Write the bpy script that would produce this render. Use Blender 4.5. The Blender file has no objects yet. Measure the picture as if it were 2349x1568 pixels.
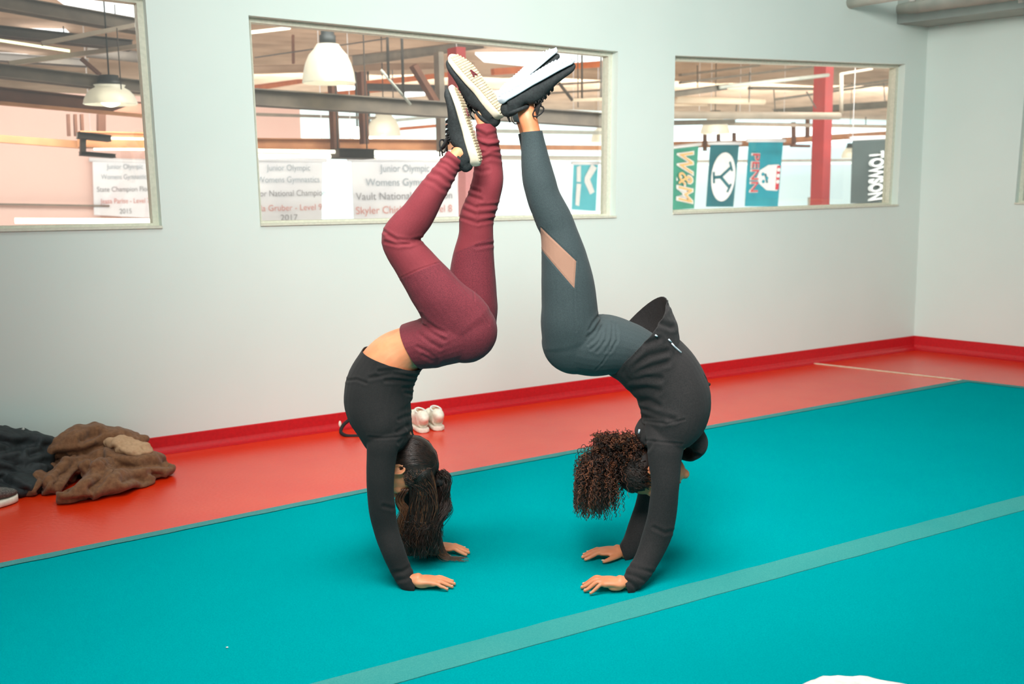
import bpy, bmesh, math, random
import numpy as np
from mathutils import Vector, Matrix, noise
random.seed(7); rng = np.random.default_rng(7)
S = bpy.context.scene; COL = S.collection

# ------------------------------------------------------------------ camera
F, CX, CY, H = 2400.0, 1174.5, 784.0, 1.35
_dn = np.array([187., -15956., -F]); _up = -_dn/np.linalg.norm(_dn)
_fw = np.array([0, 0, -1.]); _yw = _fw-_up*_fw.dot(_up); _yw /= np.linalg.norm(_yw); _xw = np.cross(_yw, _up)
R = np.array([_xw, _yw, _up]); CAM = np.array([0, 0, H])
def ray(u, v): return R@np.array([u-CX, -(v-CY), -F])
def PY(u, v, y): r = ray(u, v); return CAM+r*(y/r[1])
def PZ(u, v, z=0.0): r = ray(u, v); return CAM+r*((z-H)/r[2])
def dep(p): return -(R.T@(np.asarray(p)-CAM))[2]
def proj(V): c = (np.asarray(V)-CAM)@R; return CX+F*c[:, 0]/-c[:, 2], CY-F*c[:, 1]/-c[:, 2]
cd = bpy.data.cameras.new('camera'); cam = bpy.data.objects.new('camera', cd); COL.objects.link(cam); S.camera = cam
cam.matrix_world = Matrix.Translation(CAM) @ Matrix([list(r) for r in R]).to_4x4()
cd.sensor_width = 36; cd.lens = 36*F/2349; cd.clip_end = 200
cd.dof.use_dof = True; cd.dof.focus_distance = 3.55; cd.dof.aperture_fstop = 4.0

# ------------------------------------------------------------------ world, lamps, exposure
S.view_settings.view_transform = 'Standard'; S.view_settings.look = 'None'; S.view_settings.gamma = 1
S.view_settings.use_curve_mapping = False; S.view_settings.exposure = 0.0
wd = bpy.data.worlds.new('world'); S.world = wd; wd.use_nodes = True
bg = wd.node_tree.nodes['Background']; bg.inputs[0].default_value = (0.93, 1.0, 0.97, 1); bg.inputs[1].default_value = 0.40
def area(name, loc, target, size, power, col=(1, 1, 1), sy=None):
    l = bpy.data.lights.new(name, 'AREA'); l.energy = power; l.color = col; l.size = size
    if sy: l.shape = 'RECTANGLE'; l.size_y = sy
    o = bpy.data.objects.new(name, l); COL.objects.link(o); o.location = loc
    o.rotation_euler = (Vector(target)-Vector(loc)).to_track_quat('-Z', 'Y').to_euler(); return o
L1 = area('overhead_light', (-0.25, 0.5, 3.3), (1.0, 6.9, 1.4), 1.2, 80, (1, 0.975, 0.93)); L1.data.spread = math.radians(76)
L2 = area('overhead_light', (0.5, 3.0, 5.6), (0.7, 4.0, 0), 2.2, 46, (1, 0.985, 0.95)); L2.data.spread = math.radians(90)
L3 = area('overhead_light', (-0.7, 1.7, 5.2), (-0.4, 2.4, 0), 2.0, 30, (1, 0.985, 0.95)); L3.data.spread = math.radians(66)  # added overhead lamp, brightens the near mat but not the wall
area('hall_fill', (6.1, 22.9, 2.85), (4.0, 28.0, 0.8), 24, 1500, (1, 0.99, 0.96), 1.2)  # added wide fill that brightens the far wall, no fixture there
area('hall_fill', (-5.0, 8.6, 2.5), (-7, 13, 1.0), 5, 230, (1, 0.96, 0.9), 1.5)  # unseen fill added for the pink wall
area('hall_fill', (8.0, 13.5, 2.9), (6.0, 20.0, 0.3), 10, 300, (1, 0.98, 0.94), 1)  # front fill added for the banners in the right window
area('hall_fill', (1.8, 8.9, 3.1), (0.2, 13.0, 0.6), 8, 230, (1, 0.98, 0.94), 1)  # invented strip light, lifts the white banners in the middle window
area('hall_fill', (3, 15.0, -2.2), (3, 16, 4), 14, 900, (1, 0.95, 0.88), 12)  # upward fill added near the hall floor to light the roof deck

# ------------------------------------------------------------------ materials
def lin(c): return tuple(((x/255)/12.92 if x/255 <= .04045 else ((x/255+.055)/1.055)**2.4) for x in c)+(1,)
class NT:
    def __init__(s, m): s.t = m.node_tree; s.n = s.t.nodes; s.l = s.t.links; s.b = s.n['Principled BSDF']
    def new(s, k, **kw):
        n = s.n.new(k)
        for a, b in kw.items(): setattr(n, a, b)
        return n
    def mix(s, fac, a, b):
        n = s.new('ShaderNodeMix', data_type='RGBA')
        for i, x in ((0, fac), (6, a), (7, b)):
            if hasattr(x, 'links'): s.l.new(x, n.inputs[i])
            else: n.inputs[i].default_value = x
        return n.outputs[2]
    def math(s, op, a, b=0.0, c=None):
        n = s.new('ShaderNodeMath', operation=op)
        for i, x in enumerate((a, b) if c is None else (a, b, c)):
            if hasattr(x, 'links'): s.l.new(x, n.inputs[i])
            else: n.inputs[i].default_value = x
        return n.outputs[0]
    def noise(s, sc, det=3, rough=.5, vec=None):
        n = s.new('ShaderNodeTexNoise'); n.inputs['Scale'].default_value = sc; n.inputs['Detail'].default_value = det; n.inputs['Roughness'].default_value = rough
        if vec is None: vec = s.new('ShaderNodeTexCoord').outputs['Object']
        s.l.new(vec, n.inputs['Vector']); return n.outputs[0]
    def ramp(s, fac, lo, hi):
        n = s.new('ShaderNodeMapRange'); s.l.new(fac, n.inputs[0]); n.inputs[1].default_value = lo; n.inputs[2].default_value = hi; return n.outputs[0]
    def halfplanes(s, hp):
        sep = s.new('ShaderNodeSeparateXYZ'); g = s.new('ShaderNodeNewGeometry'); s.l.new(g.outputs['Position'], sep.inputs[0]); r = 1.0
        for a, b, y, c in hp:
            v = s.math('ADD', s.math('ADD', s.math('MULTIPLY', sep.outputs[0], a), s.math('MULTIPLY', sep.outputs[2], b)), s.math('MULTIPLY', sep.outputs[1], y))
            r = s.math('MULTIPLY', s.math('GREATER_THAN', v, c), r)
        return r
def mat(name, c, rough=.6, c2=None, nsc=60, nlo=.35, nhi=.65, bump=0, bsc=200, spec=.5, metal=0, sheen=0, emit=0, sss=0, coat=0):
    m = bpy.data.materials.new(name); m.use_nodes = True; t = NT(m); b = t.b
    b.inputs['Base Color'].default_value = lin(c); b.inputs['Roughness'].default_value = rough; b.inputs['Specular IOR Level'].default_value = spec
    b.inputs['Metallic'].default_value = metal; b.inputs['Sheen Weight'].default_value = sheen; b.inputs['Coat Weight'].default_value = coat
    if c2 is None: c2 = tuple(max(0, x*.93) for x in c)
    col = t.mix(t.ramp(t.noise(nsc), nlo, nhi), lin(c), lin(c2)); t.l.new(col, b.inputs['Base Color'])
    if bump:
        n = t.new('ShaderNodeBump'); n.inputs['Strength'].default_value = bump; n.inputs['Distance'].default_value = .004
        t.l.new(t.noise(bsc), n.inputs['Height']); t.l.new(n.outputs[0], b.inputs['Normal'])
    if emit: b.inputs['Emission Color'].default_value = lin(c); b.inputs['Emission Strength'].default_value = emit
    if sss: b.inputs['Subsurface Weight'].default_value = sss; b.inputs['Subsurface Radius'].default_value = (.02, .008, .004)
    m['col'] = 0; return m, t, col
M = {}
def mk(k, *a, **kw): M[k] = mat(k, *a, **kw)[0]
mk('wall_paint', (217, 231, 224), .55, c2=(212, 228, 221), nsc=1.3, bump=.05, bsc=120)
mk('frame_paint', (216, 218, 200), .45, c2=(205, 208, 190))
mk('white_paint', (235, 236, 226), .4)
mk('baseboard_red', (196, 26, 34), .35)
mk('skin_a', (232, 158, 114), .5, c2=(222, 140, 98), nsc=14, sss=.3, bump=.08, bsc=350)
mk('skin_b', (220, 144, 102), .5, c2=(206, 126, 86), nsc=14, sss=.3, bump=.08, bsc=350)
mk('nail', (236, 186, 158), .35); mk('sole_grey', (172, 184, 198), .7)
mk('black_knit', (19, 20, 21), .9, c2=(29, 28, 27), nsc=260, bump=.3, bsc=700, sheen=.03)
mk('black_jersey', (27, 26, 27), .9, c2=(38, 36, 36), nsc=220, bump=.3, bsc=600, sheen=.03)
mk('shoe_mesh', (20, 25, 27), .8, c2=(32, 40, 41), nsc=150, bump=.4, bsc=500)
mk('shoe_cream', (216, 208, 188), .7, c2=(204, 192, 168), nsc=40)
mk('shoe_white', (204, 210, 216), .7, c2=(192, 201, 210), nsc=40)
mk('sole_dirt', (196, 180, 150), .8, c2=(176, 156, 124), nsc=60)
mk('lace_black', (16, 17, 18), .8)
mk('logo_maroon', (96, 30, 40), .6)
mk('hair_dark', (30, 19, 15), .42, c2=(50, 32, 24), nsc=50, spec=.5)
mk('hair_brown', (66, 38, 26), .4, c2=(120, 78, 50), nsc=26, spec=.6)
mk('hair_curl', (58, 32, 22), .45, c2=(124, 70, 42), nsc=40, spec=.5); mk('hair_core', (26, 16, 13), 1.0, spec=.1)
mk('hair_curl_dark', (26, 17, 14), .5, c2=(44, 27, 20), nsc=30, spec=.4)
mk('eye_white', (235, 230, 225), .2); mk('lip', (176, 92, 84), .4)
mk('jacket_brown', (126, 88, 58), .95, c2=(106, 72, 46), nsc=60, bump=.5, bsc=260, sheen=.08)
mk('lining_tan', (186, 152, 118), .9, c2=(172, 138, 104), nsc=60, bump=.3, bsc=260)
mk('bag_black', (24, 32, 34), .7, c2=(34, 44, 46), nsc=40, bump=.3)
mk('grey_knit', (112, 110, 104), .9, c2=(70, 70, 68), nsc=160, bump=.4)
mk('white_rubber', (238, 232, 214), .5)
mk('tape_cream', (226, 200, 172), .6, c2=(214, 176, 148), nsc=30)
mk('paper_white', (240, 240, 236), .6)
mk('pipe_white', (190, 190, 178), .5, c2=(172, 176, 166), nsc=8)
mk('strap_grey', (206, 208, 200), .6)
mk('soffit_grey', (160, 170, 162), .7, c2=(146, 156, 150), nsc=4)
# hall
mk('deck_beige', (196, 166, 142), .9, c2=(168, 140, 118), nsc=1.2)
mk('beam_grey', (132, 120, 106), .8, c2=(114, 104, 94), nsc=6)
mk('beam_dark', (92, 84, 76), .8, c2=(76, 70, 66), nsc=5)
mk('beam_brown', (116, 76, 56), .8, c2=(96, 62, 48), nsc=5)
mk('beam_wood', (198, 140, 96), .7, c2=(178, 120, 82), nsc=6)
mk('beam_orange', (206, 116, 66), .7, c2=(188, 98, 56), nsc=6)
mk('pipe_beige', (176, 160, 142), .6, c2=(160, 146, 130), nsc=6)
mk('duct_cream', (236, 218, 192), .5, c2=(226, 204, 176), nsc=3)
mk('wall_pink', (240, 204, 192), .9, c2=(236, 196, 184), nsc=.6)
mk('wall_blue', (214, 238, 242), .9, c2=(204, 230, 236), nsc=.5)
mk('hall_floor', (190, 170, 150), .8)
mk('column_red', (176, 50, 48), .5, c2=(160, 44, 44), nsc=4)
mk('column_pink', (214, 140, 140), .6)
mk('banner_white', (240, 240, 242), .8, c2=(230, 230, 234), nsc=3)
mk('banner_green', (70, 160, 136), .8, c2=(60, 148, 126), nsc=3)
mk('banner_navy', (22, 112, 124), .8, c2=(18, 98, 110), nsc=3)
mk('banner_teal', (0, 158, 176), .8, c2=(0, 144, 164), nsc=3)
mk('banner_dark', (58, 70, 70), .8, c2=(48, 60, 60), nsc=3)
mk('banner_cyan', (96, 200, 214), .8, c2=(84, 188, 204), nsc=3)
mk('ink_grey', (168, 180, 188), .8); mk('ink_dark', (150, 150, 154), .8); mk('ink_red', (222, 150, 140), .8)
mk('ink_gold', (244, 196, 130), .8); mk('ink_white', (246, 248, 248), .8); mk('ink_crimson', (216, 44, 62), .8); mk('ink_silver', (196, 202, 202), .8)
mk('lamp_metal', (52, 56, 56), .5); mk('lamp_bulb', (255, 250, 232), .3, emit=6)
mk('tube_glow', (255, 248, 226), .3, emit=3.0); mk('tube_green', (250, 255, 206), .3, emit=2.2); mk('sky_glow', (246, 250, 255), .3, emit=1.6)
def lampshade():
    m, t, c = mat('lamp_shade', (236, 232, 216), .35, c2=(226, 220, 204), nsc=4)
    t.b.inputs['Transmission Weight'].default_value = .35; t.b.inputs['Emission Color'].default_value = lin((255, 250, 230)); t.b.inputs['Emission Strength'].default_value = .2; return m
M['lamp_shade'] = lampshade()
def mat_floor():
    m, t, c = mat('red_vinyl', (214, 42, 4), .27, c2=(218, 52, 10), nsc=2.0)
    vo = t.new('ShaderNodeTexVoronoi'); vo.inputs['Scale'].default_value = 55; t.l.new(t.new('ShaderNodeTexCoord').outputs['Object'], vo.inputs['Vector'])
    n = t.new('ShaderNodeBump'); n.inputs['Strength'].default_value = .25; n.inputs['Distance'].default_value = .002
    t.l.new(vo.outputs['Distance'], n.inputs['Height']); t.l.new(n.outputs[0], t.b.inputs['Normal']); t.b.inputs['Specular IOR Level'].default_value = .8
    return m
M['red_vinyl'] = mat_floor()
def mat_carpet(name, c, c2, c3):
    m, t, col = mat(name, c, 1.0, c2=c2, nsc=220, nlo=.3, nhi=.7, spec=0)
    col2 = t.mix(t.math('MULTIPLY', t.ramp(t.noise(1.6, 5), .4, .75), .5), col, lin(c3)); t.l.new(col2, t.b.inputs['Base Color'])
    n = t.new('ShaderNodeBump'); n.inputs['Strength'].default_value = .6; n.inputs['Distance'].default_value = .004
    t.l.new(t.noise(420, 3), n.inputs['Height']); t.l.new(n.outputs[0], t.b.inputs['Normal']); return m
M['carpet'] = mat_carpet('carpet_teal', (0, 162, 166), (0, 146, 152), (0, 146, 152))
M['carpet_edge'] = mat_carpet('carpet_edge', (88, 152, 148), (66, 138, 138), (74, 130, 126))
def mat_stripe():
    m = mat_carpet('stripe_pale', (78, 162, 156), (60, 150, 147), (30, 146, 146))
    return m
M['stripe'] = mat_stripe()
def mat_glass():
    m = bpy.data.materials.new('glass_pane'); m.use_nodes = True; n = m.node_tree.nodes; l = m.node_tree.links; n.clear()
    o = n.new('ShaderNodeOutputMaterial'); a = n.new('ShaderNodeBsdfTransparent'); g = n.new('ShaderNodeBsdfGlossy'); x = n.new('ShaderNodeMixShader')
    g.inputs['Roughness'].default_value = .03; x.inputs[0].default_value = .12; a.inputs[0].default_value = (.98, 1, .99, 1)
    l.new(a.outputs[0], x.inputs[1]); l.new(g.outputs[0], x.inputs[2]); l.new(x.outputs[0], o.inputs[0]); return m
M['glass'] = mat_glass()
def xz(u, v, y): p = PY(u, v, y); return p[0], p[2]
def hplane(p, q, y):           # half plane in x,z, left side of p->q (as seen from the front, z up)
    (x1, z1), (x2, z2) = xz(*p, y), xz(*q, y); a, b = -(z2-z1), (x2-x1); n = math.hypot(a, b); a /= n; b /= n
    return (a, b, 0, a*x1+b*z1)
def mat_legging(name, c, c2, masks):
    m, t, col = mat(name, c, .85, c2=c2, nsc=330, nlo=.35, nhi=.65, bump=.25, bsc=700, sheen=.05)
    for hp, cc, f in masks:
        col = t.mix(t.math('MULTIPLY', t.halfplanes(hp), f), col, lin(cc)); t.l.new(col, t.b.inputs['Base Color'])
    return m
yk = 3.40
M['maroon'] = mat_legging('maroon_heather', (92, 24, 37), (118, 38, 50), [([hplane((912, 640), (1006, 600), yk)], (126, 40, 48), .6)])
pn = [(1241, 522), (1241, 572), (1317, 660), (1322, 599)]
M['slate'] = mat_legging('slate_legging', (49, 63, 65), (38, 52, 55), [([hplane(pn[i], pn[(i+1) % 4], 3.36) for i in range(4)]+[(0, 0, -1, -3.47)], (152, 114, 94), .92)])

# ------------------------------------------------------------------ mesh helpers
def ob(name, V, Fc, m, parent=None, smooth=False):
    me = bpy.data.meshes.new(name); me.from_pydata([tuple(map(float, v)) for v in V], [], [tuple(f) for f in Fc]); me.update()
    return obm(name, me, m, parent, smooth)
def obm(name, me, m, parent=None, smooth=False):
    if m is not None: me.materials.clear(); me.materials.append(M[m] if isinstance(m, str) else m)
    if smooth: me.polygons.foreach_set('use_smooth', [True]*len(me.polygons))
    o = bpy.data.objects.new(name, me); COL.objects.link(o)
    if parent is not None:
        o.parent = parent; w = parent.location.copy()
        if parent.type == 'EMPTY': o.matrix_parent_inverse = Matrix.Translation(-w)
    return o
def empty(name, loc, parent=None):
    o = bpy.data.objects.new(name, None); COL.objects.link(o); o.location = [float(x) for x in loc]; o.empty_display_size = .1
    if parent is not None: o.parent = parent; o.matrix_parent_inverse = Matrix.Translation(-parent.location)
    return o
def tag(o, label=None, cat=None, group=None, kind=None):
    if label: o['label'] = label
    if cat: o['category'] = cat
    if group: o['group'] = group
    if kind: o['kind'] = kind
    return o
class MB:
    def __init__(s): s.V = []; s.F = []
    def add(s, V, Fc): n = len(s.V); s.V += [np.array(v, float) for v in V]; s.F += [tuple(i+n for i in f) for f in Fc]
    def hexa(s, p): s.add(p, [(0, 3, 2, 1), (4, 5, 6, 7), (0, 1, 5, 4), (1, 2, 6, 5), (2, 3, 7, 6), (3, 0, 4, 7)])
    def box(s, c, x, y, z):   # centre + three half vectors
        c, x, y, z = map(lambda a: np.array(a, float), (c, x, y, z))
        s.hexa([c-x-y-z, c+x-y-z, c+x+y-z, c-x+y-z, c-x-y+z, c+x-y+z, c+x+y+z, c-x+y+z])
    def tube(s, P, r, n=8, closed=False):
        P = [np.array(p, float) for p in P]; L = len(P); r = r if hasattr(r, '__len__') else [r]*L
        ref = None; V = []
        for i, p in enumerate(P):
            T = (P[(i+1) % L] if (closed or i < L-1) else P[i])-(P[i-1] if (closed or i > 0) else P[i]); T = T/(np.linalg.norm(T)+1e-12)
            if ref is None: ref = np.array([0, 0, 1.]) if abs(T[2]) < .8 else np.array([0, 1., 0])
            a = ref-T*ref.dot(T); a /= np.linalg.norm(a)+1e-12; ref = a; b = np.cross(T, a)
            for k in range(n): th = 2*math.pi*k/n; V.append(p+r[i]*(a*math.cos(th)+b*math.sin(th)))
        Fc = []
        for i in range(L if closed else L-1):
            for k in range(n):
                j = (i+1) % L; Fc.append((i*n+k, i*n+(k+1) % n, j*n+(k+1) % n, j*n+k))
        if not closed: Fc.append(tuple(range(n))[::-1]); Fc.append(tuple((L-1)*n+k for k in range(n)))
        s.add(V, Fc)
    def lathe(s, prof, c, ax=(0, 0, 1), n=28):
        ax = np.array(ax, float); ax /= np.linalg.norm(ax); a = np.cross(ax, [0, 1, 0] if abs(ax[1]) < .9 else [1, 0, 0]); a /= np.linalg.norm(a); b = np.cross(ax, a); V = []; Fc = []
        for r, h in prof:
            for k in range(n): th = 2*math.pi*k/n; V.append(np.array(c)+ax*h+r*(a*math.cos(th)+b*math.sin(th)))
        for i in range(len(prof)-1):
            for k in range(n): Fc.append((i*n+k, i*n+(k+1) % n, (i+1)*n+(k+1) % n, (i+1)*n+k))
        s.add(V, Fc)
    def loft(s, P, A, B, bdir=(0, 1, 0), n=24, cap=.7, sub=5, pw=2.0):
        P = np.array(P, float); A = np.array(A, float); B = np.array(B, float); bd = np.array(bdir, float)
        X = np.column_stack([P, A, B]); Q = [X[0]]
        for i in range(len(X)-1):
            p0 = X[max(i-1, 0)]; p1 = X[i]; p2 = X[i+1]; p3 = X[min(i+2, len(X)-1)]
            for k in range(1, sub+1):
                t = k/sub; Q.append(.5*((2*p1)+(-p0+p2)*t+(2*p0-5*p1+4*p2-p3)*t*t+(-p0+3*p1-3*p2+p3)*t**3))
        Q = np.array(Q); rings = []; L = len(Q)
        def ring(c, T, a, b):
            u = bd-T*bd.dot(T); u /= np.linalg.norm(u); w = np.cross(T, u); out = []
            for k in range(n):
                th = 2*math.pi*k/n; ct, st = math.cos(th), math.sin(th)
                out.append(c+w*a*math.copysign(abs(ct)**(2/pw), ct)+u*b*math.copysign(abs(st)**(2/pw), st))
            return out
        Ts = [Q[min(i+1, L-1)][:3]-Q[max(i-1, 0)][:3] for i in range(L)]; Ts = [t/np.linalg.norm(t) for t in Ts]
        r0 = min(Q[0][3], Q[0][4]); r1 = min(Q[-1][3], Q[-1][4])
        if cap > 0:
            for an in (75, 50, 25): q = Q[0]; c, s_ = math.cos(math.radians(an)), math.sin(math.radians(an)); rings.append(ring(q[:3]-Ts[0]*s_*cap*r0, Ts[0], q[3]*c, q[4]*c))
        for q, T in zip(Q, Ts): rings.append(ring(q[:3], T, max(q[3], 1e-3), max(q[4], 1e-3)))
        if cap > 0:
            for an in (25, 50, 75): q = Q[-1]; c, s_ = math.cos(math.radians(an)), math.sin(math.radians(an)); rings.append(ring(q[:3]+Ts[-1]*s_*cap*r1, Ts[-1], q[3]*c, q[4]*c))
        V = [v for r in rings for v in r]; m = len(rings); Fc = []
        for i in range(m-1):
            for k in range(n): Fc.append((i*n+k, (i+1)*n+k, (i+1)*n+(k+1) % n, i*n+(k+1) % n))
        Fc.append(tuple(range(n))); Fc.append(tuple((m-1)*n+k for k in range(n))[::-1]); s.add(V, Fc)
    def ell(s, c, ax, r, nu=20, nv=12):     # ellipsoid: ax three unit axes, r radii
        ax = [np.array(a, float) for a in ax]; V = []; Fc = []
        for j in range(1, nv):
            ph = math.pi*j/nv
            for i in range(nu): th = 2*math.pi*i/nu; V.append(np.array(c)+ax[0]*r[0]*math.sin(ph)*math.cos(th)+ax[1]*r[1]*math.sin(ph)*math.sin(th)+ax[2]*r[2]*math.cos(ph))
        n = len(V); V.append(np.array(c)+ax[2]*r[2]); V.append(np.array(c)-ax[2]*r[2])
        for j in range(nv-2):
            for i in range(nu): a = j*nu+i; b = j*nu+(i+1) % nu; Fc.append((a, a+nu, b+nu, b))
        for i in range(nu): Fc.append((n, i, (i+1) % nu)); Fc.append((n+1, (nv-2)*nu+(i+1) % nu, (nv-2)*nu+i))
        s.add(V, Fc)
    def obj(s, name, m, parent=None, smooth=True): 
        o = ob(name, s.V, s.F, m, parent, smooth)
        bm = bmesh.new(); bm.from_mesh(o.data); bmesh.ops.recalc_face_normals(bm, faces=bm.faces[:]); bm.to_mesh(o.data); bm.free(); return o
def remesh(mb, voxel, smooth=6):
    me = bpy.data.meshes.new('tmp'); me.from_pydata([tuple(v) for v in mb.V], [], mb.F); bm = bmesh.new(); bm.from_mesh(me); bmesh.ops.recalc_face_normals(bm, faces=bm.faces[:]); bm.to_mesh(me); bm.free()
    o = bpy.data.objects.new('tmp', me); COL.objects.link(o)
    a = o.modifiers.new('r', 'REMESH'); a.mode = 'VOXEL'; a.voxel_size = voxel
    if smooth: b = o.modifiers.new('s', 'SMOOTH'); b.iterations = smooth; b.factor = .5
    dg = bpy.context.evaluated_depsgraph_get(); out = bpy.data.meshes.new_from_object(o.evaluated_get(dg)); bpy.data.objects.remove(o); bpy.data.meshes.remove(me); return out
def getVN(me):
    n = len(me.vertices); V = np.empty(n*3); me.vertices.foreach_get('co', V); N = np.empty(n*3); me.vertex_normals.foreach_get('vector', N); return V.reshape(-1, 3), N.reshape(-1, 3)
def setV(me, V): me.vertices.foreach_set('co', V.ravel()); me.update()
def crease(me, strokes, y_max=99):
    V, N = getVN(me); u, v = proj(V); face = (N*(CAM-V)).sum(1) > 0; ok = face & (V[:, 1] < y_max); D = np.zeros(len(V))
    for st in strokes:
        amp, w = st[0], st[1]; pts = st[2:]; d = np.full(len(V), 1e9)
        for (x1, y1), (x2, y2) in zip(pts[:-1], pts[1:]):
            dx, dy = x2-x1, y2-y1; t = np.clip(((u-x1)*dx+(v-y1)*dy)/(dx*dx+dy*dy+1e-9), 0, 1); d = np.minimum(d, np.hypot(u-x1-t*dx, v-y1-t*dy))
        D += amp*(-np.exp(-(d/w)**2)+.45*np.exp(-((d-2*w)/w)**2))
    D = np.clip(D, -.0052, .0045) if y_max == 99 else D
    V = V+N*(D*ok)[:, None]; setV(me, V)
def lumps(me, amp, sc, seed=0, ridged=False):
    V, N = getVN(me); D = np.array([noise.noise(Vector(v*sc)+Vector((seed, 0, 0))) for v in V])
    if ridged: D = 1-2*np.abs(D)
    setV(me, V+N*(D*amp)[:, None])
def cut(me, cuts, thick=.003):         # cuts: (point, outward normal, radius)
    bm = bmesh.new(); bm.from_mesh(me)
    for p, nrm, rad in cuts:
        p = Vector(p); nrm = Vector(nrm).normalized()
        fs = [f for f in bm.faces if (f.calc_center_median()-p).length < rad]; g = set(fs)
        for f in fs: g.update(f.verts); g.update(f.edges)
        bmesh.ops.bisect_plane(bm, geom=list(g), plane_co=p, plane_no=nrm, clear_outer=False)
        dl = [f for f in bm.faces if (f.calc_center_median()-p).length < rad and (f.calc_center_median()-p).dot(nrm) > 1e-5]
        bmesh.ops.delete(bm, geom=dl, context='FACES')
    bm.to_mesh(me); bm.free()
    # keep biggest island only
def solid(o, t): m = o.modifiers.new('thickness', 'SOLIDIFY'); m.thickness = t; m.offset = -1

# ------------------------------------------------------------------ the room
A0 = PZ(350, 1040); C0 = PZ(2095, 800); wdir = (C0-A0)/np.linalg.norm(C0-A0); wn = np.array([-wdir[1], wdir[0], 0])   # wn points into the hall
def PK(u, v, k): r = ray(u, v); t = ((A0-CAM).dot(wn)+k)/r.dot(wn); return CAM+r*t
def sz(u, v): p = PK(u, v, 0); return (p-A0).dot(wdir), p[2]
def W3(s, z, k=0): return A0+wdir*s+wn*k+np.array([0, 0, z])
TOP = 3.4; s0 = -2.6; s1 = (C0-A0).dot(wdir); TH = .13
wins = [[sz(*p) for p in q] for q in [((-150, -66), (333, -8), (372, 523), (-150, 534)), ((570, 35), (1418, 118), (1412, 499), (597, 518)), ((1549, 127), (2077, 147), (2059, 472), (1543, 491))]]
def wall_sheet(mb, k, wn_, sa, sb):
    def poly(q): mb.add([W3(s, z, k) for s, z in q], [tuple(range(len(q)))])
    for i, (TL, TR, BR, BL) in enumerate(wn_):
        poly([(TL[0], TOP), (TR[0], TOP), TR, TL]); poly([BL, BR, (BR[0], 0), (BL[0], 0)])
        if i+1 < len(wn_):
            T2, _, _, B2 = wn_[i+1]; poly([(TR[0], TOP), (T2[0], TOP), T2, B2, (B2[0], 0), (BR[0], 0), BR, TR])
    TL, TR, BR, BL = wn_[0]; poly([(sa, TOP), (TL[0], TOP), TL, BL, (BL[0], 0), (sa, 0)])
    TL, TR, BR, BL = wn_[-1]; poly([(TR[0], TOP), (sb, TOP), (sb, 0), (BR[0], 0), BR, TR])
mb = MB(); wall_sheet(mb, 0, wins, s0, s1+TH); wall_sheet(mb, TH, wins, s0, s1+TH)
for q in wins:
    for i in range(4): a, b = q[i], q[(i+1) % 4]; mb.add([W3(*a, 0), W3(*b, 0), W3(*b, TH), W3(*a, TH)], [(0, 1, 2, 3)])
mb.add([W3(s0, 0), W3(s0, TOP), W3(s0, TOP, TH), W3(s0, 0, TH)], [(0, 1, 2, 3)]); mb.add([W3(s0, TOP), W3(s1, TOP), W3(s1, TOP, TH), W3(s0, TOP, TH)], [(0, 1, 2, 3)])
tag(mb.obj('wall_back', 'wall_paint', None, False), kind='structure')
def window(idx, q, f=.03, k0=.06, P3=W3):
    c = P3(sum(p[0] for p in q)/4, min(p[1] for p in q), .06); e = empty('window_%d' % idx, c); tag(e, kind='structure')
    cen = np.mean(q, 0); sg = [(1, -1), (-1, -1), (-1, 1), (1, 1)]
    inn = [(p[0]+sx*f, p[1]+sy*f*.8) for p, (sx, sy) in zip(q, sg)]; fb = MB()
    for i in range(4):
        a, b, c_, d = q[i], q[(i+1) % 4], inn[(i+1) % 4], inn[i]
        fb.hexa([P3(*a, k0), P3(*b, k0), P3(*c_, k0), P3(*d, k0), P3(*a, TH-.005), P3(*b, TH-.005), P3(*c_, TH-.005), P3(*d, TH-.005)])
    fb.obj('frame', 'frame_paint', e, False)
    g = MB(); g.hexa([P3(*p, .095) for p in inn]+[P3(*p, .1) for p in inn]); g.obj('pane', 'glass', e, False)
    t = MB(); TL, TR, BR, BL = q        # flat casing bead on the room side of the sill
    t.hexa([P3(BL[0], BL[1], -.012), P3(BR[0], BR[1], -.012), P3(BR[0], BR[1]+.012, -.012), P3(BL[0], BL[1]+.012, -.012), P3(BL[0], BL[1], k0), P3(BR[0], BR[1], k0), P3(BR[0], BR[1]+.012, k0), P3(BL[0], BL[1]+.012, k0)])
    t.obj('sill', 'frame_paint', e, False); return e
for i, q in enumerate(wins): window(i+1, q)
# right wall
C1 = PZ(2349, 828); rd = (C1-C0)/np.linalg.norm(C1-C0); rn = np.array([rd[1], -rd[0], 0])
if rn.dot(C0-CAM) < 0: rn = -rn
def PR(u, v, k=0): r = ray(u, v); t = ((C0-CAM).dot(rn)+k)/r.dot(rn); return CAM+r*t
def R3(s, z, k=0): return C0+rd*s+rn*k+np.array([0, 0, z])
def rsz(u, v): p = PR(u, v); return (p-C0).dot(rd), p[2]
a = rsz(2350, 215); b = rsz(2328, 468); rw = [(a[0], a[1]), (a[0]+1.6, a[1]), (b[0]+1.6, b[1]), (b[0], b[1])]
mb = MB()
for k in (0, TH):
    def poly(q): mb.add([R3(s, z, k) for s, z in q], [tuple(range(len(q)))])
    TL, TR, BR, BL = rw; poly([(0, TOP), (TL[0], TOP), TL, BL, (BL[0], 0), (0, 0)]); poly([(TL[0], TOP), (TR[0], TOP), TR, TL]); poly([BL, BR, (BR[0], 0), (BL[0], 0)]); poly([(TR[0], TOP), (6, TOP), (6, 0), (BR[0], 0), BR, TR])
for i in range(4): a, b = rw[i], rw[(i+1) % 4]; mb.add([R3(*a, 0), R3(*b, 0), R3(*b, TH), R3(*a, TH)], [(0, 1, 2, 3)])
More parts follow.
